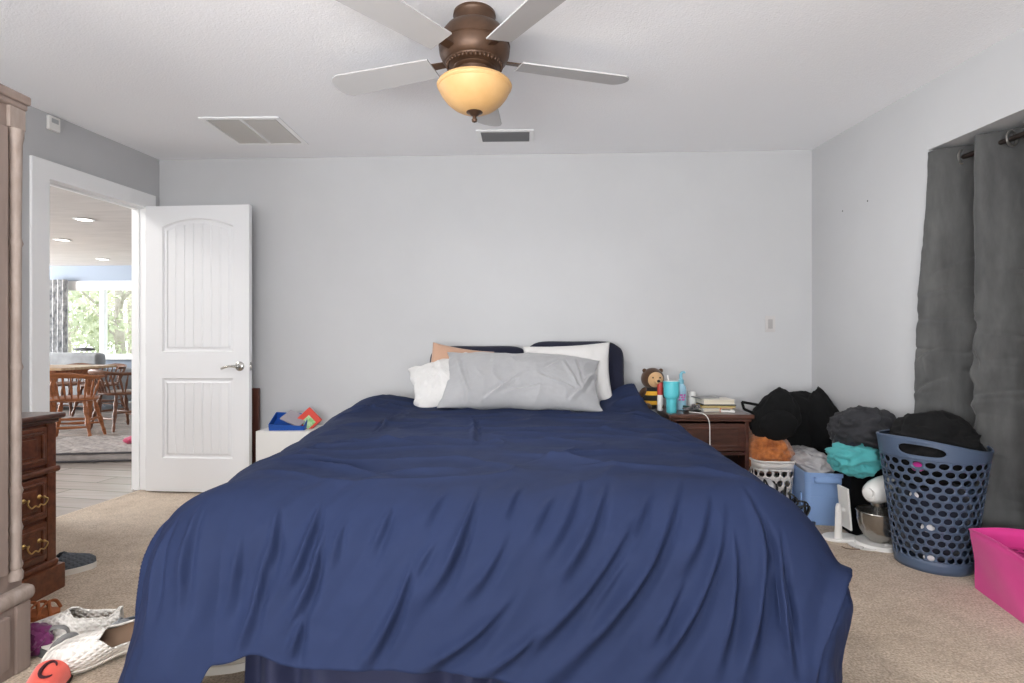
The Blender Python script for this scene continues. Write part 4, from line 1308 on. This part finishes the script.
# small device, tangled cable and hanging white cord
p = P(728, 408, 3.63)
t = thing('handheld_device', 'small white handheld device with a dark screen on the nightstand front', 'device', (p.x, p.y + .01, ZN), R(-12))
mb = MB(); mb.box((0, 0, .007), (.085, .055, .013), bev=.004); mb.build('case', M_white, t)
mb = MB(); mb.box((-.008, 0, .0142), (.05, .038, .002), bev=.0008); mb.build('screen', mat('dark_screen', (44, 40, 40), .2), t)
random.seed(3)
p = P(690, 410, 3.65)
def tangle(c, r, n, h, seed):
    random.seed(seed)
    k = [V((c[0] + random.uniform(-r, r), c[1] + random.uniform(-r, r) * .6, c[2] + random.uniform(.006, h))) for _ in range(n)]
    out = []
    for i in range(n - 1):
        a, b, c_, d = k[max(i - 1, 0)], k[i], k[i + 1], k[min(i + 2, n - 1)]
        for j in range(6):
            q = j / 6
            out.append(.5 * ((2 * b) + (c_ - a) * q + (2 * a - 5 * b + 4 * c_ - d) * q * q + (3 * b - a - 3 * c_ + d) * q ** 3))
    return out
mb = MB(); mb.tube(tangle((0, 0, 0), .06, 18, .05, 4), .004, 6)
o = mb.build('cable', mat('grey_cable', (122, 118, 120), .5)); o.location = (p.x + .01, p.y + .0, ZN + .004); tag(o, 'tangled grey cable on the front corner of the nightstand', 'cable')
e = P(696, 412, 3.60)
mb = MB()
mb.tube(smooth([(e.x - .04, 3.66, ZN + .005), (e.x, 3.62, ZN + .005), (e.x + .025, 3.585, ZN + .004), (e.x + .045, 3.562, ZN - .015), (e.x + .058, 3.558, ZN - .06), (e.x + .06, 3.558, .45), (e.x + .062, 3.562, .36), (e.x + .06, 3.57, .2), (e.x + .05, 3.56, .02)]), .0032, 8)
o = mb.build('charging_cord', M_white); tag(o, 'white charging cord hanging down the front of the nightstand', 'cord')

# ---------------------------------------------------------------- left of the bed head: white box with toys, brown board
p = P(254, 440, 3.70); p1 = P(300, 440, 3.70)
t = thing('storage_box', 'white storage box between the open door and the bed', 'box', (p.x + .225, 3.86, 0))
zt = P(280, 436, 3.6).z
mb = MB(); 
for c, d in (((0, -.145, zt / 2), (.52, .012, zt)), ((0, .145, zt / 2), (.52, .012, zt)), ((-.254, 0, zt / 2), (.012, .30, zt)), ((.254, 0, zt / 2), (.012, .30, zt)), ((0, 0, .012), (.5, .28, .012))):
    mb.box(c, d, bev=.003)
mb.build('box_body', M_white, t)
mb = MB(); mb.box((0, 0, zt - .007), (.50, .28, .014), bev=.004); mb.build('lid', M_white, t)
def tray(label, loc, rot, m, w_, d_, h_, name, cat):
    mb = MB()
    for c, d in (((0, -d_ / 2, h_ / 2), (w_, .006, h_)), ((0, d_ / 2, h_ / 2), (w_, .006, h_)), ((-w_ / 2, 0, h_ / 2), (.006, d_, h_)), ((w_ / 2, 0, h_ / 2), (.006, d_, h_)), ((0, 0, .003), (w_, d_, .006))):
        mb.box(c, d, bev=.002)
    o = mb.build(name, m); o.location = loc; o.rotation_euler = rot
    return tag(o, label, cat)
q = P(278, 424, 3.72)
tray('open blue cardboard tray on the white storage box', (q.x, 3.83, zt + .02), (R(24), R(4), R(8)), mat('blue_card', (34, 84, 168), .5), .23, .16, .055, 'cardboard_tray', 'tray')
o = MB().box((0, 0, 0), (.15, .12, .012), bev=.003).build('grey_booklet', mat('grey_card', (156, 150, 156), .6)); o.location = (q.x + .035, 3.82, zt + .072); o.rotation_euler = (R(24), R(22), R(-6)); tag(o, 'grey booklet lying in the blue tray', 'booklet')
q = P(304, 420, 3.70)
t = thing('toy_package', 'red diamond-standing toy package with a green picture beside the blue tray', 'box', (q.x - .055, 3.85, zt + .06), 0, None, (R(-14), R(45), R(0)))
mb = MB(); mb.box((0, 0, 0), (.125, .035, .125), bev=.004); mb.build('carton', mat('red_card', (206, 62, 44), .5), t)
mb = MB(); mb.box((.012, -.0185, -.012), (.07, .002, .07), bev=.0008); mb.build('picture', mat('green_print', (96, 176, 88), .5, c2=(214, 226, 190), vs=30), t)
p = P(256, 410, 3.96)
t = thing('wooden_board', 'narrow dark brown board standing against the wall behind the open door', 'board', (p.x, 3.99, 0))
mb = MB(); mb.box((-.10, 0, .365), (.13, .03, .73), bev=.004); mb.build('board', mat('red_brown_wood', (92, 52, 42), .45, c2=(70, 40, 34), vs=5, stretch=(5, 5, 1)), t)

# ---------------------------------------------------------------- baskets with holes
def holed(plan, zb, zt, rows, per, hw, hh, mb, zfun=None, z0=None, z1=None, slots=(), seg=14, skip=None):
    """wall of holes between z0 and z1, plain bands above and below; plan(q, z) gives the wall point"""
    z0 = zb + .05 if z0 is None else z0
    z1 = zt - .09 if z1 is None else z1
    ch = (z1 - z0) / rows
    cwid = 1.0 / per
    for r in range(rows):
        off = .5 * (r % 2)
        for c in range(per):
            u0 = (c + off) * cwid
            zc = z0 + (r + .5) * ch
            outer, inner = [], []
            for k in range(seg):
                a = 2 * PI * (k + .5) / seg
                ca, sa = math.cos(a), math.sin(a)
                m_ = max(abs(ca), abs(sa))
                outer.append((ca / m_ * .5, sa / m_ * .5)); inner.append((ca * hw * .5, sa * hh * .5))
            corners = [(-.5, -.5), (.5, -.5), (.5, .5), (-.5, .5)]
            pts = [plan(u0 + (x + .5) * cwid, zc + y * ch) for x, y in outer] + [plan(u0 + (x + .5) * cwid, zc + y * ch) for x, y in inner] + [plan(u0 + (x + .5) * cwid, zc + y * ch) for x, y in corners]
            fs = [(k, (k + 1) % seg, seg + (k + 1) % seg, seg + k) for k in range(seg)]
            mb.add(pts, fs)
            # fill the little corner triangles
            b = len(pts)
            ext = []
            for ci, (x, y) in enumerate(corners):
                best = sorted(range(seg), key=lambda k: (outer[k][0] - x) ** 2 + (outer[k][1] - y) ** 2)[:2]
                ext.append(([pts[best[0]], pts[best[1]], pts[2 * seg + ci]], [(0, 1, 2)]))
            for vs, f in ext: mb.add(vs, f)
    return z0, z1

M_hamper = mat('slate_blue_plastic', (78, 92, 114), .42, spec=.4)
hc = V((1.905, 2.79, 0))
def hplan(u, z):
    a = 2 * PI * u
    f = z / .615
    r = .152 + .062 * f + .012 * f * f
    return V((r * math.cos(a), r * math.sin(a), z))
def hrim(u):
    a = 2 * PI * u - R(224)        # the handle faces the camera
    return .600 + .014 * math.cos(2 * a) - .020 * math.cos(2 * PI * u - R(326))
t = thing('laundry_hamper', 'tall slate blue plastic hamper full of black clothes in front of the curtain', 'laundry basket', hc)
mb = MB()
holed(hplan, 0, .615, 13, 27, .80, .80, mb, z0=.055, z1=.525)
mb.grid(lambda u, v: hplan(u, .055 * v), 90, 4, wrap=True)
# upper band with two handle slots
NB = 120
def slot(u, s_):
    d = (u - R(224) / (2 * PI) - s_ + .5) % 1 - .5
    return abs(d) / .070
def ub(u, v): return hplan(u, .525 + (hrim(u) - .525) * v)
vs, fs = [], []
NV = 12
for j in range(NV + 1):
    for i in range(NB * 2):
        vs.append(ub(i / (NB * 2), j / NV))
for j in range(NV):
    for i in range(NB * 2):
        u = (i + .5) / (NB * 2); v = (j + .5) / NV
        hole = False
        for s_ in (0, .5):
            k = slot(u, s_)
            if k < 1 and abs(v - .5) < .30 * math.sqrt(max(0, 1 - k ** 4)): hole = True
        if not hole:
            k = (i + 1) % (NB * 2); n = NB * 2
            fs.append((j * n + i, j * n + k, (j + 1) * n + k, (j + 1) * n + i))
mb.add(vs, fs)
bmesh.ops.remove_doubles(mb.bm, verts=mb.bm.verts, dist=.0004)
bd = mb.build('basket_wall', M_hamper, t, ang=50)
sm = bd.modifiers.new('thick', 'SOLIDIFY'); sm.thickness = .0035; sm.offset = 1
mb = MB()
mb.tube([ub(i / 100, 1.0) + V((0, 0, .001)) for i in range(100)], .006, 8, closed=True); mb.build('rim', M_hamper, t)
for s_ in (0, .5):
    mb = MB(); pts = []
    for k in range(40):
        q = 2 * PI * k / 40
        x = math.copysign(abs(math.cos(q)) ** .5, math.cos(q)); y = math.copysign(abs(math.sin(q)) ** .9, math.sin(q))
        u = R(224) / (2 * PI) + s_ + x * .0705
        pts.append(ub(u % 1, .5 + .31 * y))
    mb.tube(pts, .0045, 6, closed=True); mb.build('handle_edge', M_hamper, t)
mb = MB(); mb.lathe([(.0, .006), (.15, .006), (.151, .003), (0, .001)], 48); mb.build('base', M_hamper, t)

def heap(label, cat, m, c, r, seed, name='clothes', amp=.22, fold=.10, sub=5, group=None, rot=None, fs=1.6, floor=None, sq=0, peak=0):
    def fn(q):
        k = 1 + amp * fbm(q, 1.1, seed)
        f1 = noise.noise(V((q.x * 1.6 + seed, q.y * 1.6, q.z * 2.6)))
        f2 = noise.noise(V((q.x * 3.4, q.y * 3.4 + seed, q.z * 4.5)))
        k += fold * ((1 - abs(f1) * 2.2)) * .8 + fold * .5 * (1 - abs(f2) * 2.4)
        if sq:
            m_ = (abs(q.x) ** 5 + abs(q.y) ** 5 + abs(q.z) ** 5) ** .2
            k *= (1 - sq) + sq / m_
        return k
    mb = MB(); mb.ball((0, 0, 0), r, sub, fn, rot)
    if peak:
        for v in mb.bm.verts:
            f_ = 1 - peak * max(0, v.co.z / r[2]) ** 1.3
            v.co.x = v.co.x * f_ - .25 * r[0] * max(0, v.co.z / r[2]); v.co.y *= f_
    if floor is not None:
        for v in mb.bm.verts: v.co.z = max(v.co.z, floor - c[2])
    o = mb.build(name, m, None, ang=180)
    o.location = c
    return tag(o, label, cat, group)
M_bk1 = cloth('black_cotton', (10, 10, 11), .8, bs=260, bump=.3, sheen=.0, rough=.95)
heap('black clothes heaped out of the top of the slate blue hamper', 'clothes', M_bk1, (hc.x - .002, hc.y + .0, .55), (.178, .178, .170), 2.3, amp=.12, fold=.13)
# things inside the hamper seen through its holes
heap('navy clothes stuffed in the lower hamper, seen through its holes', 'clothes', cloth('dark_navy', (34, 38, 56)), (hc.x, hc.y, .235), (.150, .150, .215), 7.1, amp=.03, fold=.03)
def wad(label, m, px, py, r, name='clothing'):
    p = P(px, py, 2.60)
    a = math.atan2(p.y - hc.y, p.x - hc.x)
    z = p.z
    rr = hplan(0, z).x - .006
    heap(label, 'clothes', m, (hc.x + rr * math.cos(a) * .93, hc.y + rr * math.sin(a) * .93, z), (r, r * .5, r * .8), px * .1, name=name, amp=.1, fold=.1, sub=3, rot=(0, 0, a + PI / 2), group='clothes showing through the hamper')
M_wc = cloth('white_cotton', (226, 222, 222))
M_mg = cloth('magenta_cotton', (176, 40, 128))
wad('magenta cloth behind the topmost holes of the hamper', M_mg, 919, 466, .026)
wad('white cloth behind the left middle holes of the hamper', M_wc, 910, 496, .018)
wad('white cloth behind the lower middle holes of the hamper', M_wc, 928, 527, .024)
wad('white cloth behind the lowest holes of the hamper', M_wc, 930, 557, .024)

# ---------------------------------------------------------------- pink bin
M_pink = mat('hot_pink_fabric', (222, 62, 146), .6, c2=(212, 54, 136), vs=4, sheen=.2)
A0 = PF(975, 588); A1 = PF(1024, 624)
ax = (A1 - A0).normalized(); lx = .40
nx = V((-ax.y, ax.x, 0))
if nx.x < 0: nx = -nx
t = thing('fabric_bin', 'hot pink open storage bin on the carpet in front of the hamper', 'bin', A0, math.atan2(ax.y, ax.x))
bw, bh = .27, .25
sgn = 1 if (Matrix.Rotation(math.atan2(ax.y, ax.x), 3, 'Z') @ V((0, 1, 0))).dot(nx) > 0 else -1
def binp(x, y, z):
    f = z / bh
    return V((-.012 * f + x * (1 + .06 * f), sgn * (-.015 * f + y * (1 + .10 * f)), z + .012 * f * math.sin(x * 9 + y * 12)))
mb = MB()
ring = [(lx * i / 12, 0) for i in range(12)] + [(lx, bw * i / 8) for i in range(8)] + [(lx - lx * i / 12, bw) for i in range(12)] + [(0, bw - bw * i / 8) for i in range(8)]
n = len(ring)
vs = [binp(x, y, bh * j / 8) + V((0, sgn * .008 * math.sin(x * 14 + j * .4) * math.sin(PI * j / 8), 0)) for j in range(9) for x, y in ring]
fs = [(j * n + i, j * n + (i + 1) % n, (j + 1) * n + (i + 1) % n, (j + 1) * n + i) for j in range(8) for i in range(n)] + [tuple(range(n))]
mb.add(vs, fs)
o = mb.build('bin_wall', M_pink, t, ang=50); sm = o.modifiers.new('thick', 'SOLIDIFY'); sm.thickness = .004
mb = MB(); mb.tube([binp(x, y, bh) for x, y in ring], .004, 6, closed=True); mb.build('hem', M_pink, t)
mb = MB(); mb.box((lx / 2, sgn * bw / 2, .185), (lx - .03, bw - .03, .012), bev=.003)
ins = mb.build('insert', mat('pink_insert', (206, 56, 134), .6), t)
mb = MB()
for i in range(9):
    for j in range(5):
        mb.ball((.05 + i * .036, sgn * (.05 + j * .036), .193), (.010, .010, .003), 2)
mb.build('studs', mat('dark_pink_dots', (150, 32, 92), .6), ins)

# ---------------------------------------------------------------- light blue tote with a plastic bag on it
M_tote = mat('light_blue_plastic', (138, 168, 214), .4, spec=.4)
ta = V((1.70, 3.585, 0))
t = thing('storage_tote', 'light blue storage tote on the carpet between the white basket and the mixer', 'tote', ta, R(-8))
tl, tw, th = .58, .22, .315
def rrect(l, w_, r, n=6):
    out = []
    for cx_, cy_, a0 in ((l / 2 - r, w_ / 2 - r, 0), (-l / 2 + r, w_ / 2 - r, 90), (-l / 2 + r, -w_ / 2 + r, 180), (l / 2 - r, -w_ / 2 + r, 270)):
        for k in range(n + 1):
            a = R(a0 + 90 * k / n)
            out.append((cx_ + r * math.cos(a), cy_ + r * math.sin(a)))
    return out
def loft(mb, rings, close=(True, False)):
    n = len(rings[0]); vs = [V(p) for r_ in rings for p in r_]
    fs = [(j * n + i, j * n + (i + 1) % n, (j + 1) * n + (i + 1) % n, (j + 1) * n + i) for j in range(len(rings) - 1) for i in range(n)]
    if close[0]: fs.append(tuple(range(n - 1, -1, -1)))
    if close[1]: fs.append(tuple((len(rings) - 1) * n + i for i in range(n)))
    mb.add(vs, fs)
mb = MB()
rs = []
for z, k in ((0, .86), (.01, .875), (.17, .925), (.172, .945), (.25, .965), (.252, .985), (.29, .99), (.292, 1.05), (.315, 1.055), (.315, 1.03), (.30, .97), (.2, .93), (.02, .86)):
    rs.append([(x, y, z) for x, y in rrect(tw * k, tl * k, .03)])
loft(mb, rs, (True, True)); mb.build('tub', M_tote, t, ang=30)
for sx in (-1, 1):
    for yy in (-.19, .0, .19):
        mb = MB(); mb.box((sx * (tw / 2 * .925), yy, .09), (.012, .014, .17), rot=(0, sx * R(3), 0), bev=.004); mb.build('rib', M_tote, t)
for sy in (-1, 1):
    mb = MB(); mb.box((0, sy * (tl / 2 * 1.03), .275), (.13, .02, .035), bev=.006); mb.build('handle', M_tote, t)
M_plas = mat('cloudy_plastic', (198, 195, 195), .25, c2=(164, 162, 164), vs=10, spec=.6, bump=.5, bs=18, bdist=.012)
heap('crumpled cloudy plastic bag on top of the light blue tote', 'plastic bag', M_plas, (ta.x - .02, ta.y + .0, .315), (.10, .235, .075), 5.2, name='plastic_bag', amp=.16, fold=.2, fs=2)
heap('grey plastic bag on the floor between the white basket and the bed', 'plastic bag', M_plas, (1.33, 3.38, .12), (.09, .10, .12), 3.2, name='plastic_bag', amp=.16, fold=.2, floor=.005)

# ---------------------------------------------------------------- white laundry basket, blanket and black bag
M_wb = mat('white_basket_plastic', (226, 220, 214), .4)
t = thing('laundry_basket', 'low white laundry basket with oval holes beside the nightstand', 'laundry basket', (1.475, 3.74, .0), R(-2))
bl, bwid = .25, .50
PL = rrect(1, 1, .18, 8)
seglen = [0]
for i in range(len(PL)):
    a, b = PL[i], PL[(i + 1) % len(PL)]
    seglen.append(seglen[-1] + math.hypot((a[0] - b[0]) * bl, (a[1] - b[1]) * bwid))
def wplan(u, z):
    u = (u % 1) * seglen[-1]
    for i in range(len(PL)):
        if u <= seglen[i + 1] + 1e-9:
            q = (u - seglen[i]) / max(1e-9, seglen[i + 1] - seglen[i])
            a, b = PL[i], PL[(i + 1) % len(PL)]
            f = .84 + .16 * z / .33
            return V(((a[0] + (b[0] - a[0]) * q) * bl * f, (a[1] + (b[1] - a[1]) * q) * bwid * f, z))
mb = MB()
holed(wplan, 0, .33, 4, 30, .8, .66, mb, z0=.05, z1=.285)
mb.grid(lambda u, v: wplan(u, .05 * v), 80, 3, wrap=True)
mb.grid(lambda u, v: wplan(u, .285 + .045 * v), 80, 3, wrap=True)
bmesh.ops.remove_doubles(mb.bm, verts=mb.bm.verts, dist=.0004)
o = mb.build('basket_wall', M_wb, t, ang=50); sm = o.modifiers.new('thick', 'SOLIDIFY'); sm.thickness = .003
mb = MB(); mb.tube([wplan(i / 90, .33) for i in range(90)], .010, 8, closed=True, flat=.7); mb.build('rim', M_wb, t)
mb = MB(); mb.prism([(x * bl * .84, y * bwid * .84) for x, y in PL], .002, .008); mb.build('base', M_wb, t)
M_orange = mat('orange_plush', (202, 122, 62), .9, c2=(140, 74, 34), vs=28, bump=1.0, bs=60, bdist=.006, sheen=.4)
heap('mottled orange plush blanket filling the white laundry basket', 'blanket', M_orange, (1.475, 3.73, .36), (.15, .235, .135), 4.4, name='blanket', amp=.12, fold=.08)
heap('dark clothes in the bottom of the white laundry basket', 'clothes', cloth('charcoal_clothes', (54, 52, 54)), (1.475, 3.74, .115), (.095, .19, .11), 8.4, amp=.04, fold=.04)
# black bag with a strap on the blanket
t = thing('tote_bag', 'slouchy black bag with a strap on the orange blanket', 'bag', (1.50, 3.62, .60))
M_bag = cloth('black_canvas', (10, 10, 11), .8, bs=300, bump=.3, sheen=.0, rough=.95)
def bagf(q):
    k = 1 + .10 * fbm(q, 1.2, 6) + .05 * (1 - abs(noise.noise(q * 2.2)) * 2)
    m_ = (abs(q.x) ** 4 + abs(q.y) ** 4 + abs(q.z) ** 4) ** .25
    return k * (.72 + .28 / m_)
mb = MB(); mb.ball((0, 0, 0), (.14, .10, .17), 5, bagf, rot=(R(8), R(14), 0))
for v in mb.bm.verts:
    f_ = 1 - .35 * max(0, v.co.z / .17)
    v.co.x = v.co.x * f_ + .03 * max(0, v.co.z / .17)
mb.build('bag_body', M_bag, t, ang=180)
mb = MB(); mb.ball((-.01, -.085, -.05), (.11, .04, .10), 4, lambda q: 1 + .12 * fbm(q, 1.5, 2), rot=(R(12), R(8), 0)); mb.build('front_pocket', M_bag, t, ang=180)
mb = MB()
q0 = P(742, 402, 3.55) - V((1.50, 3.62, .60)); q1 = P(764, 406, 3.55) - V((1.50, 3.62, .60)); q2 = P(760, 416, 3.55) - V((1.50, 3.62, .60)); q3 = P(744, 409, 3.55) - V((1.50, 3.62, .60))
for a, b in ((q1, q0), (q0, q3), (q3, q2)):
    mb.tube([a, a.lerp(b, .5), b], .0085, 8)
mb.build('strap', M_bag, t)
# large black garment bag / duffel by the wall
t = thing('duffel_bag', 'large black duffel heaped against the back wall behind the tote', 'bag', (1.745, 3.92, .48))
c1 = P(800, 430, 3.72); c2_ = P(829, 430, 3.72)
o1 = heap('big black quilted jacket slumped over the dark suitcase, left hump', 'clothes', M_bag, (c1.x + .02, 3.86, .505), (.165, .12, .215), 9.2, name='jacket', amp=.08, fold=.06, sq=.6)
o2 = heap('black coat humped against the right wall beside the black jacket', 'clothes', M_bag, (c2_.x - .055, 3.78, .52), (.115, .12, .235), 13.7, name='coat', amp=.08, fold=.07, sq=.2, peak=.55)
bpy.data.objects.remove(t)
t = thing('suitcase', 'dark suitcase standing by the back wall under the black jacket', 'suitcase', (1.78, 3.945, 0), R(0))
mb = MB(); mb.box((-.02, 0, .22), (.30, .15, .40), bev=.03, seg=4); mb.build('shell', M_black, t)
mb = MB(); mb.tube([(-.08, 0, .415), (-.08, 0, .44), (.04, 0, .44), (.04, 0, .415)], .008, 8); mb.build('handle', M_black, t)
for sx in (-.13, .09):
    mb = MB(); mb.lathe([(.018, -.012), (.018, .012)], 16, (sx, -.05, .02), m=Matrix.Rotation(R(90), 4, 'Y')); mb.build('wheel', M_black, t)
# black crate with clothes on it
kx, ky = 1.865, 3.30
t = thing('fabric_crate', 'black fabric crate behind the stand mixer', 'crate', (kx, ky, 0), R(-5))
mb = MB()
for c, d in (((0, -.135, .165), (.24, .008, .33)), ((0, .135, .165), (.24, .008, .33)), ((-.118, 0, .165), (.008, .27, .33)), ((.118, 0, .165), (.008, .27, .33)), ((0, 0, .006), (.24, .27, .01))):
    mb.box(c, d, bev=.003)
mb.build('crate_body', M_blackcloth, t)
mb = MB(); mb.box((0, 0, .326), (.25, .285, .012), bev=.004); mb.build('crate_lid', M_blackcloth, t)
heap('turquoise cloth draped over the front of the black crate', 'clothes', cloth('turquoise_cloth', (88, 178, 180), .9, sheen=.1), (1.765, 3.185, .425), (.125, .10, .085), 5.6, name='shirt', amp=.18, fold=.24)
heap('dark grey garments piled above the turquoise cloth', 'clothes', cloth('charcoal_knit', (54, 54, 58), .75, bs=200, bump=.5, sheen=.05), (1.825, 3.22, .575), (.15, .135, .115), 15.1, name='sweater', amp=.16, fold=.2)
heap('dark navy garment tucked beneath the grey pile, left side', 'clothes', cloth('dark_navy_knit', (36, 38, 50), .8), (1.74, 3.23, .51), (.07, .08, .06), 2.9, name='sweater', amp=.14, fold=.16)

# ---------------------------------------------------------------- stand mixer
mx_ = P(877, 541, 2.97)
t = thing('stand_mixer', 'white stand mixer with a steel bowl beside the slate blue hamper', 'mixer', (mx_.x + .045, mx_.y, 0), R(-152))
# local: head points along +x
M_mix = mat('white_enamel', (236, 234, 230), .2, coat=.5)
M_steel = mat('brushed_steel', (170, 166, 160), .22, metal=.95)
mb = MB(); mb.prism([(x + .0, y) for x, y in rrect(.34, .20, .09, 8)], 0, .022)
mb.build('base', M_mix, t, ang=50)
mb = MB()
rs = []
for z, hx_, hy_, ox in ((.02, .06, .075, -.11), (.06, .048, .058, -.118), (.14, .045, .05, -.12), (.2, .05, .052, -.115), (.235, .06, .058, -.10)):
    rs.append([(ox + hx_ * math.cos(2 * PI * k / 24), hy_ * math.sin(2 * PI * k / 24), z) for k in range(24)])
loft(mb, rs, (True, True)); mb.build('column', M_mix, t)
mb = MB()
rs = []
for x, r_, zc in ((-.185, .012, .29), (-.18, .035, .29), (-.16, .055, .29), (-.12, .066, .292), (-.05, .071, .292), (.03, .069, .288), (.09, .062, .284), (.125, .05, .28), (.14, .035, .278)):
    rs.append([(x, r_ * .95 * math.cos(2 * PI * k / 24), zc + r_ * math.sin(2 * PI * k / 24)) for k in range(24)])
loft(mb, rs, (True, True)); mb.build('head', M_mix, t)
mb = MB(); mb.lathe([(.024, 0), (.026, .004), (.026, .02), (.02, .024), (0, .025)], 20, (.135, 0, .285), m=Matrix.Rotation(R(90), 4, 'Y')); mb.build('attachment_knob', M_white, t)
mb = MB(); mb.tube([(.065, .0, .24), (.065, 0, .205)], [.036, .033], 20); mb.tube([(.07, 0, .21), (.07, 0, .16), (.09, .02, .12), (.1, 0, .09), (.07, -.03, .075)], .006, 8); mb.build('beater_shaft', M_steel, t)
mb = MB(); mb.lathe([(.045, .024), (.05, .03), (.07, .05), (.09, .085), (.1, .13), (.102, .175), (.106, .178), (.104, .182), (.098, .176), (.096, .13), (.085, .085), (.06, .05), (0, .035)], 40, (.06, 0, 0)); bo = mb.build('bowl', M_steel, t); bo['label'] = 'steel bowl'
mb = MB(); mb.lathe([(.014, 0), (.014, .02), (0, .022)], 14, (-.03, -.066, .29), m=Matrix.Rotation(R(90), 4, 'X')); mb.build('speed_knob', M_black, t)
# white stand with an upright bracket and tilted panel
q = P(842, 536, 3.02)
t = thing('display_stand', 'white plastic stand with an upright bracket and a tilted panel beside the mixer', 'stand', (q.x - .0, q.y + .02, 0), R(8))
mb = MB(); mb.lathe([(.085, 0), (.088, .006), (.084, .014), (.0, .018)], 40, squash=(1.1, .8)); mb.build('base', M_white, t)
mb = MB(); rs = []
for z, h_, o_ in ((.012, .024, -.035), (.06, .02, -.035), (.13, .018, -.034), (.18, .017, -.033), (.195, .012, -.033), (.2, .004, -.033)):
    rs.append([(o_ + h_ * math.cos(2 * PI * k / 20), -.035 + .013 * math.sin(2 * PI * k / 20), z) for k in range(20)])
loft(mb, rs, (True, True)); mb.build('bracket', M_white, t)
mb = MB(); mb.box((.036, .012, .165), (.012, .085, .235), rot=(R(4), R(-8), R(0)), bev=.005, seg=3); mb.build('panel', M_white, t)
mb = MB(); mb.lathe([(.013, -.012), (.013, .02)], 14, (-.02, -.03, .165), m=Matrix.Rotation(R(90), 4, 'Y')); mb.build('pivot', M_white, t)
# flat white lid and bits on the carpet
p = PF(868, 545)
t = thing('plastic_disc', 'round white disc lying on the carpet in front of the mixer base', 'disc', (p.x - .03, p.y - .02, 0))
mb = MB(); mb.lathe([(.0, .001), (.075, .002), (.078, .008), (.072, .010), (.06, .006), (0, .006)], 40); mb.build('disc_body', M_white, t)
p = PF(886, 548)
heap('crumpled scrap of white paper on the carpet by the hamper', 'paper', M_wc, (p.x, p.y - .015, .012), (.035, .02, .012), 3.3, name='paper_scrap', amp=.2, fold=.25, sub=4, floor=.001)
p = PF(853, 548)
mb = MB(); mb.tube([(x * .9, y * .8, .004) for x, y in [(-.06, .02), (-.05, -.01), (-.02, -.025), (.02, -.02), (.05, -.005), (.06, .02), (.03, .03), (0, .02)]], .0028, 6)
o = mb.build('thin_cable', mat('brown_cable', (112, 92, 76), .6)); o.location = (p.x, p.y - .01, 0); tag(o, 'thin brown cable looped on the carpet in front of the white stand', 'cable')
# black cords and a flat dark tablet beside the tote
p = PF(806, 516, .02)
t = thing('tablet', 'flat dark tablet lying on the carpet beside the light blue tote', 'tablet', (p.x - .03, p.y + .0, .0), R(-30))
mb = MB(); mb.box((0, 0, .012), (.17, .26, .016), bev=.006); mb.build('tablet_body', mat('dark_slate', (42, 46, 56), .4), t)
mb = MB(); mb.box((0, 0, .0205), (.15, .24, .002), bev=.0006); mb.build('screen', mat('black_glass', (16, 18, 24), .1), t)
p = P(795, 498, 3.12)
mb = MB(); mb.tube(tangle((0, 0, 0), .085, 24, .2, 8), .005, 6); mb.tube(tangle((-.05, .06, 0), .06, 18, .25, 11), .0055, 6)
o = mb.build('power_cord', M_black); o.location = (p.x - .02, p.y, .03); tag(o, 'bundle of black power cords between the bed and the light blue tote', 'cord')
